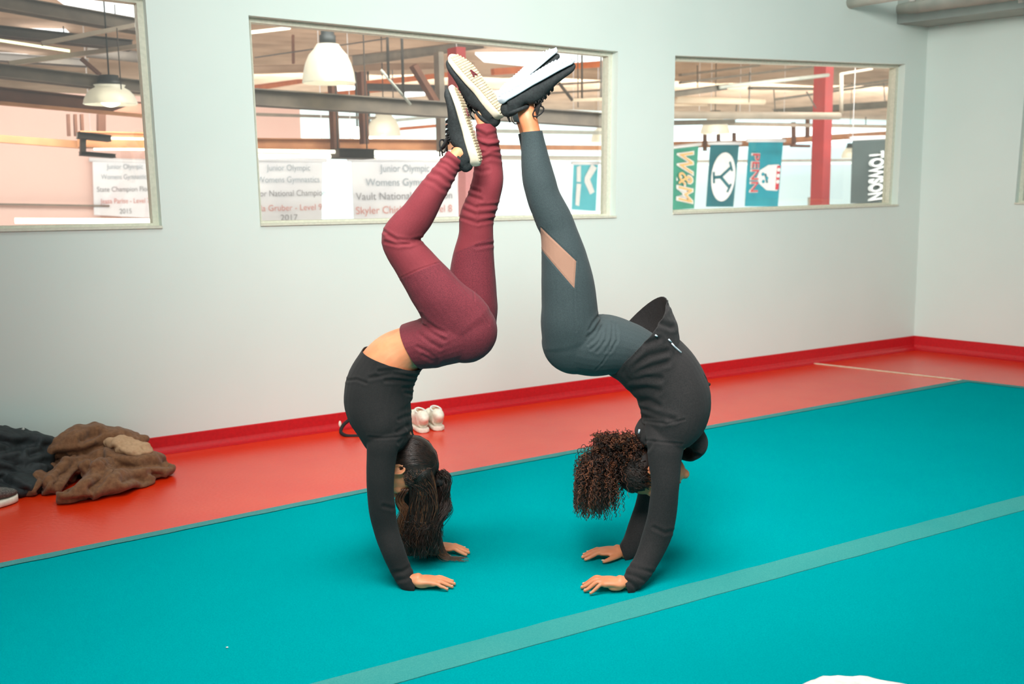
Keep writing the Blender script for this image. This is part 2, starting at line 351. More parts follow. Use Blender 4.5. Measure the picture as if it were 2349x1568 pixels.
tag(mb.obj('wall_right', 'wall_paint', None, False), kind='structure')
window(4, rw, P3=R3)
# coved baseboards and the floor
def baseboard(name, P3, sa, sb, h0, h1):
    prof = [(-.006, 1), (-.010, .97), (-.010, .35), (-.016, .18), (-.032, .06), (-.06, .02), (-.06, .0), (0, 0), (0, 1)]
    V = []; 
    for s, h in ((sa, h0), (sb, h1)): V += [P3(s, max(0, f*h), k) for k, f in prof]
    n = len(prof); ob_ = MB(); ob_.add(V, [(i, (i+1) % n, n+(i+1) % n, n+i) for i in range(n)]+[tuple(range(n)), tuple(range(n, 2*n))])
    tag(ob_.obj(name, 'baseboard_red', None, False), kind='structure')
hb = [sz(u, v)[1] for u, v in ((350, 1003), (2090, 770))]; sa_ = sz(350, 1003)[0]; sb_ = sz(2090, 770)[0]
gr = (hb[1]-hb[0])/(sb_-sa_); print('baseboard', hb)
baseboard('baseboard_back', W3, s0, s1, hb[0]+gr*(s0-sa_), hb[0]+gr*(s1-sa_)); hr = rsz(2349, 791)[1]
baseboard('baseboard_right', R3, 0, 6, hb[1], hb[1])
mb = MB(); q = [(-5, -2), W3(s0, 0)[:2], W3(s1+.05, 0, .02)[:2], R3(6, 0)[:2], (8, -2)]; mb.add([(x[0], x[1], 0) for x in q]+[(x[0], x[1], -.08) for x in q], [(0, 1, 2, 3, 4), (9, 8, 7, 6, 5)]+[(i, (i+1) % 5, 5+(i+1) % 5, 5+i) for i in range(5)])
tag(mb.obj('floor', 'red_vinyl', None, False), kind='structure')
# soffit beam along the right wall
def s_at(u, v): p = PK(u, v, 0); return p
p1 = s_at(2143, 82); zb = p1[2]; p2 = PK(2058, 36, 0); ws = (C0-p2).dot(wdir); zb = .5*(zb+p2[2])
mb = MB(); c00 = C0-wdir*.0
near = 7.0
mb.hexa([C0+[0, 0, zb], C0-wdir*ws+[0, 0, zb], C0-wdir*ws+rd*near+[0, 0, zb], C0+rd*near+[0, 0, zb], C0+[0, 0, TOP], C0-wdir*ws+[0, 0, TOP], C0-wdir*ws+rd*near+[0, 0, TOP], C0+rd*near+[0, 0, TOP]])
tag(mb.obj('trim_1', 'soffit_grey', None, False), kind='structure'); print('soffit', zb, ws)
# pipes in front of the soffit
def pipe_thing(u, v, off, rad, label, back, clamps, elbow):
    p = PK(u, v, 0); st = p-wn*off; e = empty('ceiling_pipe', st); tag(e, label, 'pipe', 'pipes under the ceiling')
    mb = MB(); P = ([p+wn*.02] if not elbow else [st+[0, 0, .5], st+[0, 0, .12], st+rd*.03+[0, 0, .04]])+[st+rd*.1, st+rd*1, st+rd*6]; mb.tube(P, rad, 18); mb.obj('pipe', 'pipe_white', e)
    for d in clamps:
        c = st+rd*d; m2 = MB(); m2.tube([c-rd*.018, c+rd*.018], rad*1.14, 20); m2.box(c+[0, 0, rad+.2], rd*.008, np.cross(rd, [0, 0, 1])*.008, [0, 0, .2]); m2.box(c+[0, 0, -rad*1.15], rd*.02, np.cross(rd, [0, 0, 1])*.012, [0, 0, .012]); m2.obj('clamp', 'strap_grey', e)
        m3 = MB()
        for q in range(3): an = q*.9+.3; m3.tube([c+rd*(.02+.03*q)+[0, 0, rad*1.1], c+rd*(.03+.03*q)+np.cross(rd, [0, 0, 1])*rad*1.15*(-1 if q % 2 else 1), c+rd*(.05+.02*q)+[0, 0, -rad*1.2], c+rd*(.07+.02*q)+np.cross(rd, [0, 0, 1])*-rad*.7+[0, 0, -rad*1.3]], .007, 6)
        m3.obj('tie_wire', 'strap_grey', e)
pipe_thing(1950, 6, .22, .042, 'thinner white pipe with tied clamps nearest the far left end under the ceiling', 0, (.28, .62, 1.1), False)
pipe_thing(2065, 22, .10, .05, 'thicker white pipe running beside the grey soffit at the top right', 0, (.8, 1.7), False)

# ------------------------------------------------------------------ the mat
MZ = .028
edge = [PZ(-260, 1349, MZ), PZ(0, 1292, MZ), PZ(840, 1121, MZ), PZ(1340, 1028, MZ), PZ(2210, 871, MZ)]
re = PZ(2349, 887, MZ); rdir = (re-edge[-1])/np.linalg.norm(re-edge[-1]); far = edge[-1]+rdir*5
P_ = edge+[far, np.array([far[0], .3, MZ]), np.array([edge[0][0], .3, MZ])]
def slab(P, z0, z1, name, m, parent):
    n = len(P); mb = MB(); mb.add([(p[0], p[1], z1) for p in P]+[(p[0], p[1], z0) for p in P], [tuple(range(n)), tuple(range(n, 2*n))[::-1]]+[(i, (i+1) % n, n+(i+1) % n, n+i) for i in range(n)]); return mb.obj(name, m, parent, False)
mt = empty('tumbling_mat', (0.5, 3.5, 0)); tag(mt, 'large teal carpeted gymnastics mat with a pale stripe on the red floor', 'mat')
slab(P_, .001, MZ, 'carpet_top', 'carpet', mt)
def offset(pa, pb, d): t = pb-pa; t /= np.linalg.norm(t); n = np.array([t[1], -t[0], 0]); return n*d
bw = .052; E = edge+[far]; inn = []
for i, p in enumerate(E):
    if i == 0: o_ = offset(E[0], E[1], bw)
    elif i == len(E)-1: o_ = offset(E[-2], E[-1], bw)
    elif i == len(E)-2: o_ = offset(E[i-1], E[i], bw)+offset(E[i], E[i+1], bw)
    else: o_ = offset(E[i-1], E[i+1], bw)
    inn.append(p+o_)
n = len(E); bb = MB()
NS = 60
for j in range(n-1):
    for i in range(NS):
        a0, a1 = i/NS, (i+1)/NS
        def w(t): return .006*noise.noise(Vector((j*9+t*14, 3, 1)))
        o0 = E[j]+(E[j+1]-E[j])*a0; o1 = E[j]+(E[j+1]-E[j])*a1; i0 = inn[j]+(inn[j+1]-inn[j])*a0; i1 = inn[j]+(inn[j+1]-inn[j])*a1
        i0 = i0+(i0-o0)/bw*w(a0); i1 = i1+(i1-o1)/bw*w(a1); up = np.array([0, 0, .003])
        bb.add([o0+up, o1+up, i1+up, i0+up, o0-[0, 0, .02], o1-[0, 0, .02]], [(0, 1, 2, 3), (0, 4, 5, 1)])
bb.obj('edge_strip', 'carpet_edge', mt, False)
def strip(name, ca, cb, wa, wb, z, m, parent, N=120, am=.004):
    mb = MB(); ca, cb = np.array(ca), np.array(cb); t = (cb-ca)/np.linalg.norm(cb-ca); nn = np.array([-t[1], t[0], 0]); V = []
    for i in range(N+1):
        f = i/N; c = ca+(cb-ca)*f; w = wa+(wb-wa)*f; k = noise.noise(Vector((f*40, 0, z*99)))*am; l = noise.noise(Vector((f*37, 8, z*99)))*am
        for o_ in (w+k, -w-l): p = c+nn*o_; V += [(p[0], p[1], z), (p[0], p[1], z-.004)]
    mb.add(V, [f_ for i in range(N) for f_ in ((4*i, 4*i+4, 4*i+6, 4*i+2), (4*i, 4*i+1, 4*i+5, 4*i+4), (4*i+2, 4*i+6, 4*i+7, 4*i+3))]); return mb.obj(name, m, parent, False)
sA = PZ(812, 1568, MZ); sB = PZ(2349, 1153, MZ); d_ = sB-sA
lo = PZ(2349, 1165, MZ); hi = PZ(2349, 1132, MZ); wd_ = np.linalg.norm(np.cross((hi-lo), d_/np.linalg.norm(d_)))/2
sC = PZ(1480, 1362, MZ); print('stripe', wd_, sA, sB)
strip('pale_stripe', sA-d_*.3, sB+d_*.4, wd_, wd_, MZ+.0025, 'stripe', mt)
# cream tape on the red floor
ta, tb = PZ(1851, 831, .003), PZ(2205, 871, .003)
o = strip('floor_tape', ta, tb, .017, .017, .005, 'tape_cream', None, 30, .004); tag(o, 'cream tape strip on the red floor near the right corner', 'tape')
# ------------------------------------------------------------------ the hall behind the windows
def K(name, m, parent=None, **kw): pass
ks = MB(); ks.hexa([W3(-14, -3.1, .2), W3(34, -3.1, .2), W3(34, -3.1, 21), W3(-14, -3.1, 21), W3(-14, -3.0, .2), W3(34, -3.0, .2), W3(34, -3.0, 21), W3(-14, -3.0, 21)]); tag(ks.obj('floor_hall', 'hall_floor', None, False), kind='structure')
KF = 17.0
zt = PK(1800, 255, KF)[2]; print('deck end z', zt)
ks = MB(); ks.hexa([W3(-14, -3, KF), W3(34, -3, KF), W3(34, -3, KF+.3), W3(-14, -3, KF+.3), W3(-14, 4, KF), W3(34, 4, KF), W3(34, 4, KF+.3), W3(-14, 4, KF+.3)]); tag(ks.obj('wall_far', 'wall_blue', None, False), kind='structure')
mb = MB()   # corrugated roof deck, from above the near wall to the far one, slightly sloped
n_ = 90
V = []
for i in range(n_+1):
    k = .3+(KF-.3)*i/n_; z = 3.75-.032*k+(.06 if i % 2 else 0)
    V += [W3(-14, z, k), W3(34, z, k)]
mb.add(V, [(2*i, 2*i+1, 2*i+3, 2*i+2) for i in range(n_)])
tag(mb.obj('ceiling_hall', 'deck_beige', None, False), kind='structure')
# pink wall on the left
pe = PK(690, 300, 9); se = (pe-A0).dot(wdir); zp = PK(100, 236, 9)[2]
ks = MB(); ks.hexa([W3(-12, -3, 9), W3(se, -3, 9), W3(se, -3, 9.2), W3(-12, -3, 9.2), W3(-12, zp+.25, 9), W3(se, zp+.1, 9), W3(se, zp+.1, 9.2), W3(-12, zp+.25, 9.2)]); tag(ks.obj('wall_left', 'wall_pink', None, False), kind='structure')
def beam(kind, a, b, k, hpx, m, label=None, cat='beam', depth=.12, k2=None, group=None, parent=None, name=None, rnd=False, hang=False):
    k2 = k if k2 is None else k2; p, q = PK(*a, k), PK(*b, k2); sc = .5*(dep(p)+dep(q))/F; h = hpx*sc/2
    t = (q-p)/np.linalg.norm(q-p); up = np.array([0, 0, 1.]) if abs(t[2]) < .7 else wdir; u2 = up-t*up.dot(t); u2 /= np.linalg.norm(u2); w = np.cross(t, u2); mb = MB()
    if rnd: mb.tube([p, q], h, 14)
    else:
        mb.box((p+q)/2, t*np.linalg.norm(q-p)/2, w*depth/2, u2*h)
        if depth > .1 and abs(t[2]) < .7:      # flanges give the beam an I section look
            mb.box((p+q)/2+u2*h*.92, t*np.linalg.norm(q-p)/2, w*depth*.8, u2*h*.08); mb.box((p+q)/2-u2*h*.92, t*np.linalg.norm(q-p)/2, w*depth*.8, u2*h*.08)
    o = mb.obj(name or kind, m, parent, rnd)
    if label: tag(o, label, cat, group)
    if hang:
        for t_ in (.25, .75):
            c = p*(1-t_)+q*t_; zt_ = 3.72-.032*((c-A0).dot(wn)); h2 = MB(); h2.tube([c, [c[0], c[1], zt_]], .012, 6); h2.obj('hanger', 'beam_dark', o)
    return o
G = 'roof beams of the hall'
# left window
beam('steel_beam', (-120, -15), (470, 88), 3.2, 30, 'beam_grey', 'upper grey steel beam highest in the left window', group=G)
beam('steel_beam', (-120, 60), (300, 105), 4.0, 22, 'beam_dark', 'dark steel beam above the green lit tube in the left window', group=G)
beam('steel_beam', (-120, 150), (480, 218), 3.0, 28, 'beam_grey', 'long grey steel beam halfway up the left window', group=G)
beam('steel_beam', (-120, 205), (470, 268), 4.2, 32, 'beam_brown', 'brown steel beam above the pink wall in the left window', group=G)
beam('timber_ledge', (-120, 226), (330, 266), 3.85, 7, 'beam_wood', 'thin pale timber ledge under the brown beam in the left window', 'ledge', .1)
beam('diagonal_brace', (95, 100), (420, 36), 2.8, 9, 'pipe_beige', 'upper pale diagonal brace crossing the left window', 'brace', .06, group='diagonal braces')
beam('diagonal_brace', (20, 146), (420, 92), 3.6, 10, 'pipe_beige', 'lower pale diagonal brace crossing the left window', 'brace', .06, group='diagonal braces')
beam('diagonal_brace', (186, 134), (230, 172), 3.4, 7, 'beam_brown', 'short brown brace leaning down to the grey beam in the left window', 'brace', .06, group='diagonal braces')
beam('steel_beam', (-60, 128), (200, 145), 5, 16, 'beam_dark', 'dark beam behind the green lit tube in the left window', group=G)
beam('duct', (200, 118), (330, 132), 5.2, 26, 'beam_dark', 'dark round duct at the right side of the left window', 'duct', rnd=True)
beam('fluorescent_tube', (-70, 82), (160, 117), 3.5, 6, 'tube_green', 'greenish lit tube high in the left window', 'lamp', .05, rnd=True)
beam('timber_beam', (-120, 309), (184, 332), 4.6, 17, 'beam_wood', 'pale timber rail across the pink wall in the left window', depth=.1, group=G)
beam('timber_beam', (180, 320), (470, 326), 4.4, 36, 'beam_wood', 'wide orange brown timber beam at the right of the left window', depth=.14, group=G)
beam('fluorescent_tube', (252, 317), (440, 321), 4.2, 5, 'tube_glow', 'upper thin warm tube across the timber beam in the left window', 'lamp', .05, rnd=True)
beam('fluorescent_tube', (215, 342), (440, 343), 4.2, 5, 'tube_glow', 'lower thin warm tube below the timber beam in the left window', 'lamp', .05, rnd=True)
for x, l in ((156, 'left thin brown post in the left window'), (172, 'middle thin brown post in the left window'), (187, 'right thin brown post in the left window')):
    beam('timber_post', (x, 262), (x+2, 312), 4.5, 6, 'beam_brown', l, 'post', .06, group='thin brown posts')
beam('timber_post', (232, 262), (232, 318), 4.5, 16, 'beam_brown', 'short thick brown post above the timber beam in the left window', 'post', .1)
e = empty('cable_tray', PK(222, 330, 4.1)); tag(e, 'dark brown angled bracket tray on the timber beam in the left window', 'bracket')
beam('tray_top', (178, 310), (252, 318), 4.1, 14, 'beam_dark', parent=e); beam('tray_arm', (190, 318), (190, 355), 4.1, 10, 'beam_dark', parent=e, depth=.1); beam('tray_bottom', (184, 352), (262, 358), 4.1, 9, 'beam_dark', parent=e)
beam('wall_ledge', (-120, 466), (250, 472), 8.9, 4, 'beam_grey', 'thin ledge line low on the pink hall wall', 'ledge', .08)
beam('light_strip', (34, 506), (345, 507), 1.0, 13, 'tube_glow', 'bright white lit strip along the bottom of the left window', 'lamp', .06, rnd=True)
# roof lights (bright skylight panels) in the deck
def PD(u, v):
    r = ray(u, v); n = np.array([0, 0, 1.])+wn*.032; d0 = 3.70+A0.dot(wn)*.032; t = (d0-CAM.dot(n))/r.dot(n); return CAM+r*t
def skylight(pts, k, label):
    z = 0; q = [np.array([*p[:2], min(p[2], 3.05)]) for p in (PK(u, v, k) for u, v in pts)] if k > 15 else [PD(u, v) for u, v in pts]; c = sum(q)/len(q); mb = MB(); n = len(q); tv = wn*.04 if k > 15 else np.array([0, 0, -.03]); mb.add(q+[p+tv for p in q], [tuple(range(n)), tuple(range(n, 2*n))[::-1]]+[(i, (i+1) % n, n+(i+1) % n, n+i) for i in range(n)])
    o = mb.obj('skylight', 'sky_glow', None, False); tag(o, label, 'skylight', 'bright roof openings of the hall')
skylight([(100, -30), (345, -10), (345, 44), (250, 28), (170, 22)], 6.5, 'large bright roof opening at the top of the left window')
skylight([(20, 64), (150, 66), (165, 80), (60, 80)], 6.5, 'narrow bright roof opening under the upper beam in the left window')
skylight([(-30, 118), (60, 124), (110, 133), (50, 136)], 6.5, 'thin bright roof opening under the green tube in the left window')
skylight([(1090, 120), (1390, 118), (1390, 142), (1230, 150), (1110, 138)], 9, 'bright roof opening behind the shoe tips in the middle window')
skylight([(1060, 215), (1180, 205), (1180, 232), (1060, 240)], 12.5, 'small bright roof opening between the legs in the middle window')
skylight([(765, 195), (818, 198), (818, 206), (765, 205)], 9, 'tiny bright roof opening below the biggest pendant lamp')
skylight([(924, 212), (975, 208), (975, 216), (924, 220)], 11, 'thin bright roof opening beside the slanted timber brace')
skylight([(1540, 290), (2080, 272), (2080, 322), (1540, 336)], 16.85, 'long bright opening above the banners in the right window')
# middle window
beam('steel_beam', (560, 222), (1480, 282), 2.6, 33, 'beam_grey', 'long grey steel beam across the middle window', group=G)
beam('steel_beam', (560, 160), (1080, 150), 6.0, 16, 'deck_beige', 'pale boxed beam behind the biggest pendant lamp', group=G, k2=9)
beam('steel_beam', (820, 138), (1100, 102), 5.0, 20, 'beam_grey', 'grey slanted beam right of the biggest pendant lamp', group=G, k2=7)
beam('timber_beam', (560, 330), (1040, 333), 3.6, 24, 'beam_wood', 'lower timber beam left of the bent knee in the middle window', depth=.14, group=G)
beam('timber_beam', (560, 205), (690, 186), 7, 10, 'beam_orange', 'orange rafter at the left edge of the middle window', depth=.1, group='orange rafters', k2=9)
beam('timber_beam', (838, 192), (1040, 170), 7, 12, 'beam_orange', 'orange rafter beside the slanted brace in the middle window', depth=.1, group='orange rafters', k2=8)
beam('timber_beam', (715, 220), (880, 205), 8, 10, 'beam_orange', 'orange rafter just above the long grey beam', depth=.1, group='orange rafters', k2=9)
beam('timber_beam', (1130, 165), (1390, 146), 8, 14, 'beam_orange', 'orange rafter behind the crossed shoes in the middle window', depth=.1, group='orange rafters', k2=8)
beam('timber_beam', (900, 297), (1050, 284), 9, 7, 'beam_orange', 'thin orange rafter right of the smaller pendant lamp', depth=.08, group='orange rafters', k2=9)
beam('steel_beam', (838, 200), (1100, 205), 6.5, 14, 'beam_dark', 'dark beam behind the slanted timber brace', group=G)
beam('steel_beam', (580, 262), (900, 272), 6, 6, 'beam_grey', 'thin grey rail under the long grey beam', depth=.08, group=G)
beam('steel_beam', (905, 276), (1060, 262), 7, 7, 'pipe_white', 'pale thin rail right of the smaller pendant lamp', depth=.08, group=G)
for u, v0, v1, l in ((762, 190, 345, 'left brown hanging post in the middle window'), (829, 165, 330, 'middle brown hanging post in the middle window'), (1006, 120, 350, 'right brown hanging post in the middle window')):
    beam('timber_post', (u, v0), (u+7, v1), 3.42, 13, 'beam_brown' if u < 900 else 'beam_grey', l, 'post', .1, group='brown hanging posts')
beam('timber_brace', (948, 150), (1000, 236), 3.1, 12, 'beam_brown', 'brown slanted timber brace left of the right post', 'brace', .09)
beam('rod', (874, 160), (942, 240), 2.2, 6, 'pipe_white', 'pale slanted rod hanging in front of the long grey beam', 'rod', rnd=True, hang=True)
beam('timber_post', (672, 80), (673, 146), 5, 4, 'beam_brown', 'thin rusty drop post left of the biggest pendant lamp', 'post', .04)
beam('rod', (584, 132), (890, 88), 4.6, 3, 'beam_dark', 'thin dark rod behind the biggest pendant lamp', 'rod', rnd=True)
beam('fluorescent_tube', (560, 76), (665, 64), 5, 7, 'tube_glow', 'short white tube at the top left of the middle window', 'lamp', rnd=True)
e = empty('tube_fixture', PK(806, 352, 3.2)); tag(e, 'dark fixture housing between two lit tubes in the middle window', 'light fixture')
beam('housing', (768, 352), (848, 354), 3.2, 22, 'beam_dark', parent=e, depth=.2)
for u in (775, 842): p = PK(u, 350, 3.2); mb = MB(); mb.tube([p, [p[0], p[1], 3.62]], .006, 6); mb.obj('hanger', 'beam_dark', e)
beam('lit_tube', (560, 345), (768, 348), 3.2, 8, 'tube_glow', parent=e, rnd=True); beam('lit_tube', (560, 356), (768, 359), 3.3, 8, 'tube_glow', parent=e, rnd=True)
beam('lit_tube', (848, 350), (1040, 354), 3.2, 10, 'tube_glow', parent=e, rnd=True); beam('lit_tube', (848, 362), (1040, 362), 3.3, 5, 'tube_glow', parent=e, rnd=True)
beam('steel_beam', (1130, 268), (1480, 282), 5.5, 10, 'pipe_beige', 'pale pipe rail behind the dark legging calf', group=G, rnd=True)
beam('steel_beam', (1100, 300), (1480, 306), 7, 8, 'pipe_white', 'white thin rail behind the dark legging calf', group=G, depth=.08)
beam('timber_beam', (1100, 337), (1480, 340), 6, 10, 'beam_wood', 'pale timber rail low behind the dark legging calf', depth=.1, group=G)
beam('light_rail', (1100, 361), (1480, 364), 6.4, 10, 'white_paint', 'white rail right above the blue swim banner', 'rail', .08)
beam('bent_pipe', (1282, 190), (1313, 230), 4, 7, 'beam_dark', 'dark slanted pipe right of the crossed shoes', 'pipe', rnd=True)
beam('hall_pipe', (1313, 230), (1400, 226), 4, 8, 'duct_cream', 'pale pipe right of the crossed shoes', 'pipe', rnd=True, hang=True)
beam('column', (1047, 110), (1050, 300), 4.6, 24, 'column_red', 'red steel column behind the raised white sole', 'column', .2)
beam('column', (1070, 300), (1074, 620), 6.0, 28, 'column_pink', 'faded pink column between the burgundy legs', 'column', .2)
beam('light_strip', (1205, 494), (1392, 488), 1.0, 9, 'tube_glow', 'bright lit strip at the bottom right of the middle window', 'lamp', .05, rnd=True)
# right window
beam('hall_pipe', (1500, 263), (1925, 266), 3.2, 17, 'pipe_beige', 'thick beige pipe across the right window', 'pipe', rnd=True)
beam('hall_pipe', (1930, 262), (1930, 168), 3.2, 9, 'pipe_beige', 'upright beige pipe beside the red column in the right window', 'pipe', rnd=True)
beam('hall_pipe', (1928, 170), (2000, 158), 3.2, 6, 'pipe_beige', 'short pipe turning right at the top of the right window', 'pipe', rnd=True)
beam('hall_pipe', (1650, 200), (1900, 172), 4.5, 9, 'pipe_white', 'upper slanted pale pipe in the right window', 'pipe', rnd=True, k2=4.7)
beam('steel_beam', (1500, 222), (1660, 200), 4.6, 14, 'beam_grey', 'slanted grey beam at the upper left of the right window', group=G)
beam('steel_beam', (1720, 202), (1890, 204), 7, 6, 'beam_grey', 'thin grey beam left of the red column', group=G, depth=.1)
beam('duct', (1552, 228), (1752, 233), 5.2, 15, 'duct_cream', 'cream round duct at the left of the right window', 'duct', rnd=True)
beam('duct', (1500, 240), (1622, 240), 5.6, 6, 'duct_cream', 'thin cream duct under the wider one in the right window', 'duct', rnd=True)
beam('steel_beam', (1780, 258), (2080, 236), 9, 16, 'beam_grey', 'grey edge beam of the roof deck right of the red column', group=G)
beam('steel_beam', (1500, 283), (1680, 279), 6, 10, 'beam_grey', 'grey beam above the first banner in the right window', group=G)
beam('hall_pipe', (1672, 284), (2080, 291), 6, 8, 'pipe_beige', 'thin long pipe below the thick one in the right window', 'pipe', rnd=True)
beam('timber_beam', (1500, 333), (1820, 327), 9, 14, 'beam_wood', 'timber beam behind the hanging college banners', depth=.12, group=G)
beam('timber_beam', (1800, 322), (2080, 304), 8, 13, 'beam_wood', 'timber beam right of the blue banner in the right window', depth=.12, group=G)
e = empty('beam_hanger', PK(1835, 320, 7)); tag(e, 'brown hanger frame on the timber beam left of the red column', 'bracket')
beam('hanger_post', (1820, 280), (1821, 330), 7, 6, 'beam_brown', parent=e, depth=.06); beam('hanger_post', (1853, 260), (1852, 315), 7, 6, 'beam_brown', parent=e, depth=.06); beam('hanger_foot', (1815, 334), (1856, 335), 7, 6, 'beam_brown', parent=e, depth=.06)
for u, l in ((1617, 'brown stub post left of the oval letter banner'), (1648, 'brown stub post above the oval letter banner'), (1684, 'short brown stub post right above the oval letter banner')):
    beam('timber_post', (u, 304), (u, 332 if u > 1620 else 346), 8.6, 6, 'beam_brown', l, 'post', .06, group='brown stub posts')
beam('wall_rail', (1560, 370), (2080, 366), 14, 5, 'beam_grey', 'thin rail along the pale blue far wall', 'rail', .08)
beam('wall_rail', (1560, 377), (2080, 373), 14.1, 4, 'white_paint', 'white rail under the grey rail on the pale blue far wall', 'rail', .08)
beam('column', (1890, 150), (1876, 620), 5.2, 25, 'column_red', 'tall red column in the right window', 'column', .22)
beam('rod', (1850, 210), (1872, 248), 5, 3, 'beam_dark', 'thin dark rod touching the red column', 'rod', rnd=True)
beam('wall_bar', (1856, 452), (1856, 520), 12, 4, 'beam_grey', 'thin grey upright left of the foot of the red column', 'post', .05)
for u0, v0, u1, v1, kk in ((1775, 206, 1779, 262, 5), (1720, 165, 1718, 235, 4.8), (1600, 150, 1600, 200, 4.6), (1690, 240, 1688, 262, 4.8), (1325, 60, 1326, 246, 4.4), (2027, 190, 2030, 232, 4.5), (1986, 268, 1986, 286, 5.5), (145, 60, 147, 78, 3), (268, 64, 278, 205, 2.7), (900, 160, 902, 230, 3), (263, 10, 264, 32, 3)):
    beam('hanger_rod', (u0, v0), (u1, v1), kk, 2.5, 'beam_dark', 'thin dark hanger rod dropping from the hall roof', 'rod', group='thin hanger rods', rnd=True)
# roof purlins: thin dark ribs running away from the wall
for i, (u0, v0, u1, v1, l) in enumerate([(1560, 190, 1900, 148, 'left purlin rib of the right window roof'), (1560, 172, 1740, 150, 'short purlin rib at the top left of the right window'), (1780, 228, 2050, 190, 'purlin rib right of the red column'), (1900, 205, 2050, 182, 'upper purlin rib right of the red column'), (1240, 196, 1400, 186, 'purlin rib right of the crossed shoes'), (1240, 215, 1400, 205, 'lower purlin rib right of the crossed shoes')]):
    beam('purlin', (u0, v0), (u1, v1), 5.8, 5, 'beam_grey', l, 'purlin', .05, k2=7, group='roof purlins')
# pendant lamps
def pendant(u, vtop, vbot, wtop, wbot, k, label, neck=True):
    pb = PK(u, vbot, k); sc = dep(pb)/F; h = (vbot-vtop)*sc; r = wbot/2*sc; rt = wtop/2*sc; e = empty('pendant_lamp', pb); tag(e, label, 'lamp', 'bell shaped pendant lamps')
    mb = MB(); prof = [(r*1.0, 0), (r*.985, h*.06), (r*.95, h*.25), (r*.86, h*.5), (r*.72, h*.72), (r*.52, h*.88), (rt, h)]; prof += [(a*.96, b-.004) for a, b in prof[::-1]]
    mb.lathe(prof, pb); mb.obj('lamp_shade', 'lamp_shade', e); mb = MB(); mb.ell(pb+[0, 0, h*.32], np.eye(3), (r*.42, r*.42, r*.34)); mb.obj('bulb', 'lamp_bulb', e)
    if neck: mb = MB(); mb.lathe([(0, h*.98), (rt*.75, h*.98), (rt*.75, h*1.22), (rt*.6, h*1.24), (rt*.6, h*1.5), (0, h*1.5)], pb, n=20); mb.tube([pb+[0, 0, h*1.4], [pb[0], pb[1], max(3.7-.032*k, pb[2]+h*1.5)]], .006); mb.obj('ballast', 'lamp_metal', e)
pendant(755, 104, 190, 50, 122, 2.4, 'biggest bell pendant lamp, top left of the middle window')
pendant(881, 262, 311, 34, 78, 6.0, 'smaller dim bell pendant lamp in the middle window')
pendant(254, 196, 239, 70, 120, 2.9, 'wide glowing pendant lamp in the left window')
pendant(1640, 272, 306, 40, 68, 7.0, 'glowing pendant lamp above the oval letter banner')
pendant(1385, 290, 325, 34, 60, 8.5, 'pendant lamp at the right edge of the middle window')
pendant(1948, 340, 362, 20, 36, 10, 'small far pendant lamp left of the dark banner')
for u, v, l in ((820, 305, 'left round glowing hall lamp behind the middle post'), (848, 305, 'right round glowing hall lamp behind the middle post')):
    pb = PK(u, v, 8); r = 14*dep(pb)/F; e = empty('globe_lamp', pb); tag(e, l, 'lamp', 'round glowing hall lamps'); mb = MB(); mb.ell(pb, np.eye(3), (r, r, r)); mb.obj('globe', 'lamp_bulb', e); mb = MB(); mb.tube([pb+[0, 0, r*.9], pb+[0, 0, r*.9+.8]], .015); mb.obj('cord', 'lamp_metal', e)
# banners
def txt(s, c, ux, uz, size, m, parent, nrm, width=None, name='lettering', bold=0.0, shear=0):
    cu = bpy.data.curves.new(name, 'FONT'); cu.body = s; cu.size = 1; cu.align_x = 'CENTER'; cu.align_y = 'CENTER'; cu.offset = bold; cu.shear = shear
    o = bpy.data.objects.new(name, cu); COL.objects.link(o); dg = bpy.context.evaluated_depsgraph_get(); me = bpy.data.meshes.new_from_object(o.evaluated_get(dg)); bpy.data.objects.remove(o)
    V = np.array([v.co[:] for v in me.vertices]); xs = V[:, 0].max()-V[:, 0].min(); sx = size if width is None else width/xs; V[:, 0] -= (V[:, 0].max()+V[:, 0].min())/2; V[:, 1] -= (V[:, 1].max()+V[:, 1].min())/2
    Wd = np.array(c)+np.outer(V[:, 0]*sx, ux)+np.outer(V[:, 1]*size*1.0, uz)-np.array(nrm)*.006; setV(me, Wd); return obm(name, me, m, parent)
